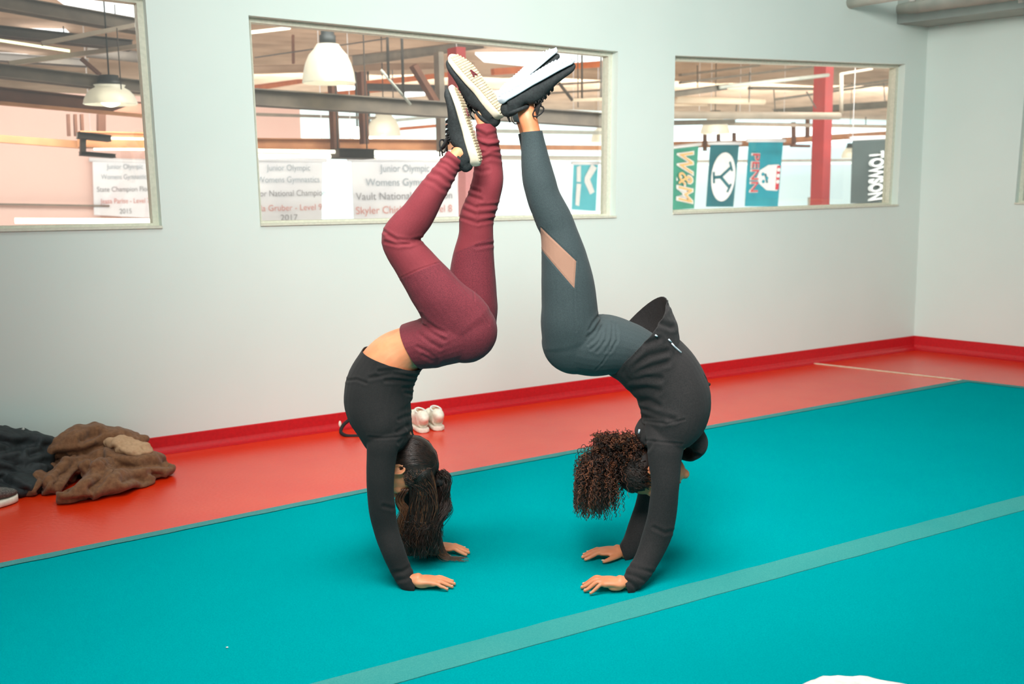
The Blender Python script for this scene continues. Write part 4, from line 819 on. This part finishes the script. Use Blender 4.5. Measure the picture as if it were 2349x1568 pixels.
for i in range(1300):       # swept back strands over the skull
    sd = rng.choice([-1, 1]); a = rng.uniform(-1.25, 1.35); # start along the hairline
    f0 = .055*math.cos(a*.9)+rng.uniform(-.02, .004); u0 = -.02+.085*(math.sin(a)*.5+.5); s_0 = sd*(.072-.05*max(0, math.sin(a)))
    if a < -.3: f0 = rng.uniform(-.085, .01); u0 = rng.uniform(-.07, -.03); s_0 = sd*rng.uniform(.01, .07)
    s0_ = np.array([u0, f0, s_0]); t_ = np.array([.088, .035, 0]); P = []
    for q in range(8): t = q/7; d = s0_*(1-t)+t_*t; d = d+np.array([0, -.03*math.sin(math.pi*t), sd*.012*math.sin(math.pi*t)]); P.append(skull(Q1, *d, k=1.012+rng.uniform(0, .02)))
    strand(mb, P, .0013, .0010)
tag(mb.obj('swept_hair', 'hair_dark', W1), kind='stuff')
mb = MB(); mb2 = MB()
for i in range(1300):       # tail from the tie: bulges right, falls down
    j = rng.normal(0, 1, 6); end_u = rng.uniform(925, 1012); end_v = rng.uniform(1205, 1285)-abs(end_u-965)*.25; yy = YM+rng.uniform(-.06, .07)
    P = [tie+rng.normal(0, .008, 3), PY(1014+j[0]*5, 1090+j[1]*5, YM+j[2]*.012), PY(1021+j[0]*4, 1120+j[1]*6, YM+.012*j[3]), PY(1005+(end_u-968)*.5+j[1]*6, 1165+j[2]*6, .5*YM+.5*yy), PY((end_u+992)/2+6*math.sin(i)+j[4]*4, 1210, yy), PY(end_u+j[4]*3, end_v-22, yy), PY(end_u+j[5]*6, end_v, yy+.01*j[0])]
    strand(mb, smooth_path(P, 4), .00125, .0006)
for i in range(1200):       # lengths from the near and far sides of the skull
    sd = -1 if i % 3 == 0 else 1; u0 = rng.uniform(-.02, .09); a = skull(Q1, u0, rng.uniform(-.0, .06), sd*.06, 1.0); ua = rng.uniform(938, 1006); ve = rng.uniform(1195, 1262); yy = YM-sd*rng.uniform(.0, .06); ph = rng.uniform(0, 6)
    P = [a, PY(ua+4, 1135, yy)*.6+a*.4, PY(ua, 1162, yy), PY(ua-4+5*math.sin(ph), 1195, yy), PY(ua-8+7*math.sin(ph+1.8), (1195+ve)/2, yy), PY(ua-10+8*math.sin(ph+3.6), ve, yy)]
    strand(mb if i % 4 else mb2, smooth_path(P, 4), .00125, .0006)
for i in range(320):       # wavy brown front lock behind the near arm
    yy = YM-rng.uniform(-.03, .05); ph = rng.normal(0, .35); x0 = rng.uniform(906, 926); ve = rng.uniform(1215, 1262)
    P = [PY(x0+14, 1120, yy), PY(x0, 1145, yy)]+[PY(x0+8*math.sin(ph+q*1.1)+q*3, 1150+q*(ve-1150)/6, yy) for q in range(1, 7)]
    strand(mb2, smooth_path(P, 3), .0013, .0006)
for i in range(200):       # curled ends resting at the far hand
    yy = YM+rng.uniform(.0, .1); x0 = rng.uniform(930, 1000); k_ = rng.uniform(.7, 1.2); t0 = rng.uniform(0, 1)
    P = [PY(x0, 1215, yy)]+[PY(x0+12*k_*math.cos(t0+q*.8)+q*2.2, 1262+9*k_*math.sin(t0+q*.8), yy) for q in range(7)]
    P = [np.array([p[0], p[1], max(p[2], MZ+.004)]) for p in smooth_path(P, 3)]
    strand(mb2, P, .0011, .0005)
for i in range(60):
    x0 = rng.uniform(985, 1010); P = [PY(x0, 1215, YF-.08), PY(x0+8, 1250, YF-.10), PY(x0+22, 1277+rng.uniform(-6, 6), YF-.11), PY(x0+42, 1282+rng.uniform(-6, 4), YF-.11), PY(x0+rng.uniform(50, 68), 1284+rng.uniform(-10, 4), YF-.11)]
    P = [np.array([p[0], p[1], max(p[2], MZ+.004)]) for p in smooth_path(P, 3)]
    strand(mb2, P, .0010, .0005)
hc = MB(); LP(hc, [(975, 1110, 26, YM, .045), (978, 1145, 28, YM, .05), (974, 1185, 25, YM, .045), (972, 1215, 15, YM, .03)], 0); LP(hc, [(1010, 1098, 9, YM, .02), (1014, 1118, 10, YM, .022), (1003, 1150, 14, YM, .03), (990, 1180, 16, YM, .03)], 0); obm('hair_core', remesh(hc, .006, 3), 'hair_core', W1, True)
tag(mb.obj('long_hair', 'hair_dark', W1), kind='stuff'); tag(mb2.obj('brown_hair_ends', 'hair_brown', W1), kind='stuff')
mb = MB(); mb.lathe([(.020, -.012), (.026, -.008), (.026, .008), (.020, .012), (.016, 0), (.020, -.012)], tie, (.4, 0, -1), 18); mb.obj('hair_tie', 'lace_black', W1)

# =============================== right woman
p0 = PZ(1430, 1350, MZ); W2 = empty('person', (p0[0], 3.52, MZ)); tag(W2, 'person with curly hair in grey leggings and black jacket doing a handstand, on the right', 'person', 'people doing handstands')
torso2 = [(1530, 985, 58, YM, .175), (1543, 955, 68, YM, .180), (1546, 915, 74, YM, .170), (1530, 868, 70, YM, .155), (1492, 826, 60, YM, .145), (1440, 800, 57, YM, .150), (1400, 790, 64, YM, .170), (1360, 790, 67, YM, .182), (1322, 782, 70, YM, .170)]
arm2n = [(1527, 985, 46, YM-.08, .060), (1527, 1020, 41, YN+.01, .056), (1525, 1055, 36, YN, .052), (1526, 1105, 31, YN-.01, .048), (1522, 1160, 30.5, YN-.01, .046), (1512, 1210, 31, YN-.01, .045), (1498, 1252, 29, YN-.02, .041), (1478, 1294, 26, YN-.05, .036), (1457, 1324, 23, H2N[1]+.01, .030), (1445, 1341, 19, H2N[1], .027)]
arm2f = [(1520, 985, 46, YM+.08, .060), (1510, 1030, 38, YF-.02, .054), (1503, 1080, 32, YF, .050), (1492, 1140, 28, YF+.005, .045), (1474, 1195, 27, YF, .043), (1457, 1236, 24, .5*YF+.5*H2F[1], .036), (1440, 1260, 20, H2F[1], .029), (1432, 1270, 17, H2F[1], .026)]
neck2 = [(1520, 985, 42, YM, .072), (1516, 1015, 37, YM, .062), (1508, 1040, 36, YM, .058), (1492, 1060, 40, YM, .06)]
h2n, h2f = YM-.088, YM+.088
leg2n = [(1318, 780, 75, h2n, .088), (1308, 740, 68, h2n, .094), (1306, 697, 64, h2n, .090), (1301, 640, 60, h2n, .082), (1292, 580, 51, h2n, .070), (1281, 530, 42, h2n, .058), (1268, 499, 42, h2n, .058), (1248, 455, 38.5, h2n, .056), (1237, 416, 38, h2n, .054), (1229, 375, 34, h2n, .047), (1224, 335, 28.5, h2n, .038), (1219, 300, 24.5, h2n, .034), (1211, 270, 26, h2n, .033), (1206, 250, 25, h2n, .026)]
leg2f = [(1318, 780, 73, h2f, .088), (1308, 740, 64, h2f, .090), (1304, 697, 60, h2f, .086), (1298, 640, 55, h2f, .078), (1290, 580, 46, h2f, .068), (1280, 530, 38, h2f, .056), (1266, 499, 37, h2f, .054), (1248, 455, 34, h2f, .054), (1236, 416, 33, h2f, .050), (1226, 375, 29, h2f, .044), (1218, 335, 24, h2f, .036), (1208, 296, 22, h2f+.01, .033), (1196, 262, 22, h2f+.02, .033), (1188, 238, 22, h2f+.02, .032)]
foot2n = [(1208, 252, 21, h2n, .024), (1202, 238, 17, h2n+.004, .020), (1228, 218, 11, h2n+.005, .020), (1250, 198, 7, h2n+.005, .018)]
foot2f = [(1188, 244, 19, h2f+.02, .026), (1184, 230, 15, h2f+.02, .022), (1206, 205, 10, h2f+.04, .020), (1222, 185, 7, h2f+.05, .018)]
ear2 = PY(1496, 1066, YM)
Q2, ax2, _ = body(W2, torso2, (arm2n, arm2f), neck2, (leg2n, leg2f), (foot2n, foot2f),
    [dict(w=H2N, fx=(-1, -.05, 0), fy=(0, 1, 0), L=.93, spread=1.25, arch=.012), dict(w=H2F, fx=(-1, 0, 0), fy=(0, -1, 0), L=.93, arch=.006)], (ear2, (-.89, 0, -.45), (.45, 0, -.89), .98), 'skin_b')
mb = MB(); LP(mb, [(1470, 815, 58, YM, .150), (1440, 800, 60, YM, .155), (1400, 790, 66, YM, .173), (1360, 790, 69, YM, .184), (1320, 782, 72, YM, .172)], 0, n=32, pw=2.25); LP(mb, leg2n[:-1], 0, n=28); LP(mb, leg2f[:-1], 0, n=28); glutes(mb, 'skin_b', 0)
me = remesh(mb, .0032, 6)
cn = PY(1220, 302, h2n); cf = PY(1210, 302, h2f)
cut(me, [(cn, PY(1219, 290, h2n)-PY(1223, 320, h2n)+np.array([.002, 0, 0]), .10), (cf+[0, .03, 0], PY(1208, 290, h2f)-PY(1213, 310, h2f), .06)])
st = [(.0021, 3.2)+a for a in [((1376, 722), (1362, 738), (1352, 756)), ((1378, 735), (1366, 756), (1348, 772)), ((1380, 750), (1368, 774), (1350, 790)), ((1382, 765), (1372, 788), (1356, 800)), ((1395, 745), (1390, 780), (1370, 806)), ((1404, 740), (1406, 775), (1390, 806)), ((1412, 745), (1416, 780), (1400, 806))]]
st += [(.0014, 1.8)+a for a in [((1317, 660), (1318, 720), (1322, 760)), ((1398, 727), (1406, 742), (1404, 770), (1396, 806), (1380, 835)), ((1400, 806), (1384, 830), (1366, 848)), ((1322, 598), (1317, 660), (1241, 572)), ((1241, 522), (1322, 598))]]
crease(me, st); lumps(me, .001, 20, 4)
o = obm('leggings', me, 'slate', W2, True); solid(o, .0025)
# jacket: fitted shell, arms and the loose hem falling off the belly
mb = MB()
def ringpts(L_): return [((a[0]+b_[0])/2, (a[1]+b_[1])/2, math.hypot(a[0]-b_[0], a[1]-b_[1])/2, YM, w) for a, b_, w in L_]
jr = ringpts([((1580, 995), (1470, 985), .180), ((1617, 958), (1464, 945), .188), ((1627, 905), (1461, 912), .180), ((1610, 856), (1448, 880), .168), ((1592, 831), (1432, 864), .164), ((1570, 800), (1416, 858), .166), ((1555, 760), (1400, 856), .172), ((1536, 716), (1388, 853), .178), ((1522, 690), (1380, 848), .182), ((1500, 650), (1364, 840), .182)])
LP(mb, jr, 0, n=36, pw=2.2, cap=.1); LP(mb, arm2n+[(1430, 1350, 20, H2N[1], .030)], -.003); LP(mb, arm2f+[(1420, 1279, 18, H2F[1], .028)], -.003); LP(mb, neck2[:2]+[(1510, 1030, 40, YM, .066)], 0)
me = remesh(mb, .0034, 6)
hm = PY(1451, 770, YM); hv = PY(1518, 694, YM)-PY(1383, 846, YM); hn = np.cross(hv, [-.0, 1, .10]); hn = hn if hn[0] < 0 else -hn
cut(me, [(hm, hn, .34), (PY(1437, 1345, H2N[1]), (-.93, 0, -.30), .06), (PY(1430, 1272, H2F[1]), (-.9, 0, -.35), .06)])
st = [(.0048, 6)+a for a in [((1436, 858), (1460, 836), (1490, 816), (1530, 806)), ((1440, 866), (1470, 850), (1500, 840), (1530, 832)), ((1446, 874), (1480, 866), (1515, 868)), ((1452, 890), (1480, 890), (1510, 896)), ((1430, 850), (1450, 820), (1475, 790), (1510, 778)), ((1462, 920), (1490, 920), (1510, 930)), ((1464, 935), (1490, 945), (1515, 955), (1545, 962)), ((1410, 850), (1440, 815), (1462, 775), (1490, 740)), ((1400, 840), (1425, 812), (1450, 790)), ((1480, 745), (1510, 740), (1540, 750)), ((1500, 720), (1520, 712), (1530, 700)), ((1470, 955), (1495, 960), (1520, 968))]]
st += [(.0022, 2.4)+a for a in [((1486, 1010), (1520, 1014), (1565, 1018)), ((1480, 966), (1530, 972), (1570, 962))]]
st += [(.003, 4)+a for a in [((1448, 1300), (1470, 1305), (1495, 1312)), ((1438, 1316), (1460, 1322), (1478, 1330)), ((1440, 1332), (1458, 1345), (1462, 1358)), ((1500, 1210), (1525, 1222), (1540, 1218)), ((1488, 1030), (1500, 1012))]]
crease(me, st); lumps(me, .0022, 14, 9)
o = obm('jacket', me, 'black_jersey', W2, True); solid(o, .003)
mb = MB(); hs_ = []     # hood hanging at the far shoulder
LP(mb, [(1585, 985, 26, YM+.02, .10), (1596, 1010, 24, YM+.03, .11), (1590, 1034, 18, YM+.03, .10), (1578, 1050, 9, YM+.02, .07)], 0); LP(mb, [(1505, 968, 22, YM, .12), (1480, 982, 16, YM, .11), (1470, 994, 12, YM, .10), (1478, 1004, 14, YM, .10), (1500, 1012, 16, YM, .08)], 0)
me = remesh(mb, .004, 6); crease(me, [(.004, 5, (1570, 1000), (1585, 1020), (1582, 1045)), (.004, 4, (1560, 1010), (1572, 1035))]); lumps(me, .003, 20, 2); obm('hood', me, 'black_jersey', W2, True)
mb = MB(); mb.tube(smooth_path([PY(1598, 838, YM-.05), PY(1606, 850, YM-.07), PY(1617, 862, YM-.07), PY(1624, 878, YM-.06)]), .0022, 6); mb.ell(PY(1626, 881, YM-.06), np.eye(3), (.006, .006, .006)); mb.ell(PY(1604, 848, YM-.07), np.eye(3), (.004, .004, .004)); mb.obj('drawstring', 'lace_black', W2)
def near_y(me_o, u, v):
    dg = None; V, N = getVN(me_o.data); uu, vv = proj(V); d = np.hypot(uu-u, vv-v); ok = (d < 6) & ((N*(CAM-V)).sum(1) > 0)
    return V[ok][:, 1].min() if ok.any() else YM-.15
mb = MB()
for P in ([(1541, 787), (1548, 795), (1556, 802), (1563, 808)], [(1503, 768), (1508, 771)], [(1534, 778), (1540, 784)]): mb.tube([PY(u, v, near_y(o, u, v)-.001) for u, v in P], .0028, 6)
mb.obj('white_print', 'shoe_white', W2)
mb = MB(); mb.tube([PY(1467, 984, YM-.09), PY(1465, 993, YM-.09)], .0035, 6); mb.obj('zip_tag', 'shoe_white', W2)
shoe('shoe', PY(1139, 221, h2n-.035), PY(1304, 128, h2n-.035), (-.46, -.32, .80), .270, W2, 'sole_grey', 'shoe_white', 'nearer black shoe with white zigzag sole', 'zig')
shoe('shoe', PY(1146, 208, h2f-.03), PY(1257, 113, h2f+.075), (-.60, -.38, .60), .270, W2, 'sole_grey', 'shoe_white', 'farther black shoe with white sole, partly hidden', 'zig')
mb = MB(); mb.tube(smooth_path([PY(1174, 262, h2f), PY(1174, 274, h2f), PY(1180, 283, h2f), PY(1188, 284, h2f)]), .0018, 6); mb.obj('loose_lace', 'lace_black', W2)
hair_cap(Q2, .98, 'hair_curl_dark', W2, 'hair_cap')
mb = MB()
for i in range(300):       # wavy strands slicked to the gathered tail
    sd = rng.choice([-1, 1]); s0_ = np.array([rng.uniform(-.02, .08), rng.uniform(-.05, .055), sd*.07]); t_ = np.array([.07, -.085, 0]); P = []; ph = rng.uniform(0, 6)
    for q in range(12): t = q/11; d = s0_*(1-t)+t_*t; d = d+np.array([.006*math.sin(ph+q*1.9), .006*math.cos(ph+q*1.9), sd*.012*math.sin(math.pi*t)]); P.append(skull(Q2, *d, k=1.015+rng.uniform(0, .03)))
    strand(mb, P, .0022, .0018)
tag(mb.obj('slicked_hair', 'hair_curl_dark', W2), kind='stuff')
def coil(mb, root, d, ln, grav, rad, r, turns):
    P = []; p = np.array(root, float); d = np.array(d, float); n = int(turns*6); ph = rng.uniform(0, 6.28); dirn = 1 if rng.random() < .5 else -1
    for q in range(n+1):
        t = q/n; dd = d*(1-t*grav)+np.array([0, 0, -1])*t*grav*1.6; dd /= np.linalg.norm(dd); p = p+dd*ln/n
        a = np.cross(dd, [0.3, 1, 0.1]); a /= np.linalg.norm(a); b_ = np.cross(dd, a); an = ph+dirn*2*math.pi*turns*t; rr = rad*(.6+.5*math.sin(math.pi*min(1, t*1.2)))
        P.append(p+(a*math.cos(an)+b_*math.sin(an))*rr)
    uu, vv = proj(P)
    if uu.min() < 1314 or vv.min() < 976 or vv.max() > 1195: return
    mb.tube(P, list(np.linspace(r, r*.6, len(P))), 4)
mbs = [MB(), MB()]
tieB = PY(1412, 1058, YM)
for i in range(1100):       # the big curly puff: upper mass
    th = rng.uniform(0, 6.283); c = (rng.uniform(1368, 1472), rng.uniform(998, 1062)); root = PY(c[0], c[1], YM+rng.uniform(-.085, .07))
    d = np.array([rng.normal(-.2, .7), rng.normal(-.2, .7), rng.normal(.35, .7)]); d /= np.linalg.norm(d)
    ln = rng.uniform(.02, .05); end = root+d*ln; uu, vv = proj([end]); 
    if uu[0] > 1486 or vv[0] < 980 or uu[0] < 1345: continue
    coil(mbs[i % 2], root, d, ln, .35, rng.uniform(.003, .0065), .0014, rng.uniform(2, 5))
for i in range(1300):       # falling mass to the lower left
    root = PY(rng.uniform(1336, 1415), rng.uniform(1036, 1110), YM+rng.uniform(-.10, .085)); d = np.array([rng.normal(-.3, .35), rng.normal(0, .4), rng.normal(-.5, .4)]); d /= np.linalg.norm(d)
    ru, rv = proj([root]); mx = (1192-rv[0]-max(0, abs(ru[0]-1372)-8)*.8)/640; ln = rng.uniform(.35, 1.05)*max(.04, mx)
    end = root+d*ln*.4+np.array([0, 0, -ln*.6]); eu, ev = proj([end])
    if eu[0] > 1428 and ev[0] > 1110: continue
    if eu[0] < 1322: continue
    coil(mbs[i % 2], root, d, ln, .9, rng.uniform(.003, .0066), .0014, 2+ln*rng.uniform(22, 42))
for i in range(26):        # single loose spirals at the tips
    root = PY(rng.uniform(1340, 1412), rng.uniform(1130, 1148), YM+rng.uniform(-.06, .06)); coil(mbs[1], root, (0, 0, -1), rng.uniform(.03, .065), .5, .0045, .0012, 3.5)
inn_ = MB(); LP(inn_, [(1450, 1034, 26, YM, .055), (1420, 1034, 28, YM, .07), (1390, 1050, 34, YM, .075), (1372, 1088, 32, YM, .075), (1368, 1122, 30, YM, .06), (1368, 1140, 18, YM, .05)], 0); me = remesh(inn_, .008, 2); lumps(me, .012, 40, 3); obm('hair_core', me, 'hair_core', W2, True)
tag(mbs[0].obj('dark_curls', 'hair_curl_dark', W2), kind='stuff'); tag(mbs[1].obj('brown_curls', 'hair_curl', W2), kind='stuff')
mb = MB(); P = [tieB+np.array([.020*math.cos(t)*.5, .045*math.sin(t), .04*math.cos(t)]) for t in np.linspace(0, 6.283, 24)[:-1]]; mb.tube(P, .008, 8, True); mb.obj('hair_band', 'lace_black', W2)
# ------------------------------------------------------------------ things on the floor
def px(u, v, r, y, b=None): p = PY(u, v, y); return p, r*dep(p)/F
def cloth_lump(name, parts, m, label, cat, creases, amp=.012, sc=9, vox=.006, seed=1, parent=None):
    mb = MB()
    def wy(u, v, a, y, b):
        if v > 1085: y = min(y, PZ(u, v+a*.85)[1])
        for _ in range(6): p = PY(u, v, y); y = min(y, 5.2528+.606*(p[0]+1.86)-max(b, a*dep(p)/F)*.6-.10)
        return y
    for pts in parts: LP(mb, [(u, v, a, wy(u, v, a, y, b), b) for u, v, a, y, b in pts], 0, n=22, cap=.6)
    me = remesh(mb, vox, 4); lumps(me, amp*.8, sc*1.6, seed); lumps(me, amp*.35, sc*3.5, seed+3); crease(me, creases, 98)
    V, N = getVN(me); V[:, 2] = np.maximum(V[:, 2], .004+.0*V[:, 2]); setV(me, V)
    o = obm(name, me, m, parent, True)
    if label: tag(o, label, cat)
    return o
jb = PZ(220, 1120); J = empty('jacket', (jb[0], jb[1], 0)); tag(J, 'crumpled brown fleece jacket piled on the red floor beside the black bag', 'jacket')
def fy_(u, v): return PZ(u, v)[1]
cloth_lump('shell', [
  [(120, 1030, 22, 5.0, .08), (170, 1015, 34, 5.02, .12), (220, 1010, 34, 5.02, .12), (290, 1012, 26, 5.0, .12), (318, 1012, 14, 4.98, .06)],
  [(110, 1050, 14, 4.92, .06), (160, 1058, 24, 4.9, .10), (240, 1050, 26, 4.88, .12), (300, 1058, 28, 4.84, .12), (350, 1070, 30, 4.82, .11), (384, 1078, 16, 4.82, .07)],
  [(130, 1080, 10, 4.8, .05), (105, 1102, 17, 4.72, .07), (82, 1122, 12, 4.67, .06), (68, 1134, 5, 4.64, .03)],
  [(185, 1062, 20, 4.82, .06), (150, 1090, 25, 4.74, .06), (118, 1114, 18, 4.68, .05), (105, 1128, 8, 4.64, .04)],
  [(230, 1070, 22, 4.82, .10), (235, 1098, 30, 4.74, .08), (200, 1120, 24, 4.66, .07), (165, 1136, 16, 4.60, .06), (140, 1146, 6, 4.56, .04)],
  [(330, 1092, 16, 4.82, .08), (290, 1100, 22, 4.78, .08), (250, 1115, 22, 4.70, .08), (215, 1132, 14, 4.62, .06)],
  [(205, 984, 12, 5.05, .03), (218, 979, 10, 5.05, .03)]],
  'jacket_brown', None, None,
  [(.022, 8)+a for a in [((130, 1046), (180, 1040), (230, 1022), (262, 1012)), ((170, 1060), (200, 1050), (235, 1048)), ((250, 1064), (300, 1070), (350, 1062), (385, 1062)), ((128, 1108), (150, 1085), (165, 1072)), ((150, 1122), (180, 1090), (200, 1075)), ((190, 1010), (205, 1002), (222, 994)), ((210, 1120), (232, 1098), (240, 1075)), ((285, 1098), (310, 1090), (330, 1100))]]
  +[(.013, 5)+a for a in [((90, 1128), (115, 1100), (140, 1082)), ((178, 1076), (160, 1100), (140, 1125)), ((200, 1075), (215, 1060)), ((340, 1085), (370, 1090)), ((205, 1140), (180, 1146), (145, 1148))]], amp=.024, sc=7, seed=4, parent=J)
cloth_lump('lining', [[(256, 1012, 10, 4.90, .05), (285, 1020, 16, 4.86, .08), (320, 1030, 14, 4.84, .08), (345, 1030, 8, 4.86, .05)]], 'lining_tan', None, None, [(.006, 4, (262, 1028), (275, 1020), (290, 1026)), (.006, 4, (330, 1028), (350, 1026))], amp=.02, sc=12, seed=8, parent=J)
bb_ = PZ(40, 1100); B_ = empty('bag', (bb_[0], bb_[1], 0)); tag(B_, 'soft black bag with a folded pointed top at the left edge', 'bag')
cloth_lump('fabric', [
  [(-120, 1060, 70, 4.8, .16), (-40, 1060, 66, 4.82, .18), (30, 1062, 58, 4.82, .17), (80, 1050, 48, 4.86, .13), (108, 1030, 26, 4.92, .09)],
  [(-60, 1010, 30, 4.95, .10), (0, 1008, 30, 4.95, .09), (40, 1008, 24, 4.96, .08), (95, 1008, 11, 5.0, .07), (120, 1006, 6, 5.0, .05)],
  [(6, 1020, 20, 4.92, .05), (22, 1000, 22, 4.92, .04), (14, 986, 12, 4.92, .03), (8, 978, 5, 4.92, .02)],
  [(20, 1004, 16, 4.92, .04), (50, 996, 16, 4.92, .04), (72, 1000, 10, 4.92, .03)],
  [(20, 1110, 24, 4.76, .10), (60, 1108, 24, 4.78, .10), (95, 1090, 18, 4.84, .08)]],
  'bag_black', None, None, [(.018, 7)+a for a in [((-10, 1035), (30, 1030), (70, 1022), (115, 1020)), ((0, 1048), (30, 1056), (42, 1066)), ((5, 1100), (30, 1112), (60, 1126)), ((0, 1010), (30, 1018), (80, 1012)), ((70, 1040), (90, 1035), (110, 1032))]], amp=.012, seed=12, parent=B_)
mb = MB(); a_, b2 = PY(22, 1011, 4.79), PY(55, 982, 4.80); mb.box((a_+b2)/2, (b2-a_)/2, np.array([0, .003, 0]), np.cross((b2-a_)/np.linalg.norm(b2-a_), [0, 1, 0])*.005); mb.obj('white_piping', 'strap_grey', B_, False)
# grey knit shoe with white sole, cropped at the left edge
h_ = PZ(-42, 1172); t_ = PZ(38, 1147); e = empty('sneaker', h_); tag(e, 'grey knit sneaker with white sole at the left edge, in front of the black bag', 'shoe')
X = (t_-h_)/np.linalg.norm(t_-h_); Y = np.cross([0, 0, 1], X); L = .27; h_ = t_-X*L
T = [0, .06, .2, .4, .6, .8, .93, 1]; Wd = [.012, .03, .036, .036, .045, .046, .034, .012]
mb = MB(); mb.loft([h_+X*L*t+[0, 0, .017] for t in T], [.0165]*8, Wd, bdir=Y, n=24, pw=4, cap=.3); mb.obj('sole', 'white_rubber', e)
mb = MB(); mb.loft([h_+X*L*t+[0, 0, .028+hh/2] for t, hh in zip(T[1:], [.075, .08, .082, .065, .045, .032, .02])], [x/2 for x in [.075, .08, .082, .065, .045, .032, .02]], [w*.92 for w in Wd[1:]], bdir=Y, n=24, cap=.4); me = remesh(mb, .005, 3); lumps(me, .003, 40, 2); obm('knit_upper', me, 'grey_knit', e, True)
mb = MB(); c = h_+X*L*.2+[0, 0, .105]; mb.tube([c+X*.045*math.cos(t)+Y*.026*math.sin(t)+np.array([0, 0, .008*math.cos(t)]) for t in np.linspace(0, 6.283, 20)[:-1]], .006, 8, True); mb.obj('collar', 'grey_knit', e)
# pair of white shoes at the baseboard, heels towards us
def white_shoe(hx, direction, label, sc=1.0):
    hx = np.array(hx, float); e = empty('slip_on_shoe', hx); tag(e, label, 'shoe', 'white shoes by the wall'); X = np.array(direction, float); X /= np.linalg.norm(X); Y = np.cross([0, 0, 1], X); L = .25*sc
    T = [0, .05, .18, .35, .55, .75, .9, 1]; Wd = [.02, .033, .038, .036, .043, .043, .032, .012]
    mb = MB(); mb.loft([hx+X*L*t+[0, 0, .014] for t in T], [.0135]*8, Wd, bdir=Y, n=24, pw=4, cap=.3); mb.obj('sole', 'white_rubber', e)
    hh = [.07, .098, .090, .074, .080, .058, .042, .02]; mb = MB(); mb.loft([hx+X*L*t+[0, 0, .024+q/2] for t, q in zip(T, hh)], [q/2 for q in hh], [w*.94 for w in Wd], bdir=Y, n=24, cap=.35, pw=2.6)
    me = remesh(mb, .004, 4); lumps(me, .003, 25, 6); obm('upper', me, 'white_rubber', e, True)
    mb = MB(); c = hx+X*L*.22+[0, 0, .108]; mb.loft([c+[0, 0, -.014], c+[0, 0, .002]], [.046, .052], [.022, .025], bdir=Y, n=20, cap=.1); mb.obj('opening', 'lining_tan', e)
    mb = MB(); mb.tube([c+X*.052*math.cos(t)+Y*.027*math.sin(t)+np.array([0, 0, .004+.008*math.cos(t)]) for t in np.linspace(0, 6.283, 22)[:-1]], .005, 8, True); mb.obj('collar', 'white_paint', e)
white_shoe(PZ(974, 993), (-.42, 1, 0), 'left white shoe of the pair, half hidden behind the black top', 1.15)
white_shoe(PZ(1008, 988), (-.36, 1, 0), 'right white shoe of the pair by the red baseboard', 1.12)
# black strap loop and its pale tip
mb = MB(); sb = PZ(800, 1001); e = empty('bag_strap', sb); tag(e, 'black looped strap on the red floor behind the black top', 'strap')
yy = sb[1]
mb.tube(smooth_path([PY(860, 1004, yy), PY(822, 1000, yy), PY(796, 999, yy), PY(782, 991, yy+.02), PY(786, 977, yy+.06), PY(797, 966, yy+.08), PY(806, 962, yy+.08), PY(826, 985, yy+.05)]), .010, 8); mb.obj('webbing', 'lace_black', e)
mb = MB(); mb.ell(PY(780, 972, yy+.09), np.eye(3), (.008, .006, .018)); mb.obj('pale_tip', 'white_rubber', e)
# crumpled white paper at the bottom edge
Pc = [PZ(u, v, MZ+.004) for u, v in ((1832, 1575), (1888, 1553), (1990, 1556), (2080, 1572), (2110, 1640), (1800, 1660))]; cc = sum(Pc)/6
mb = MB(); N = 16; V = []
from mathutils.geometry import tessellate_polygon
for j in range(N+1):
    for i in range(6*6):
        t = i/6; a = Pc[int(t) % 6]; b_ = Pc[(int(t)+1) % 6]; f = t-int(t); p = a*(1-f)+b_*f; q = cc+(p-cc)*(j/N if j else .001); q = q+np.array([0, 0, .004+.010*abs(noise.noise(Vector(q*14)))+.008*(1-j/N)]); V.append(q)
mb.add(V, [(j*36+i, j*36+(i+1) % 36, (j+1)*36+(i+1) % 36, (j+1)*36+i) for j in range(N) for i in range(36)]); o = mb.obj('paper_sheet', 'paper_white', None); solid(o, .002); tag(o, 'crumpled white paper sheet lying on the teal mat at the bottom edge', 'paper')
mb = MB(); c = PZ(521, 1484, MZ+.003); mb.ell(c, np.eye(3), (.004, .003, .002), 8, 6); o = mb.obj('lint_speck', 'paper_white'); tag(o, 'tiny white speck lying on the teal mat at lower left', 'speck')
print('verts', sum(len(o.data.vertices) for o in S.objects if o.type == 'MESH'))
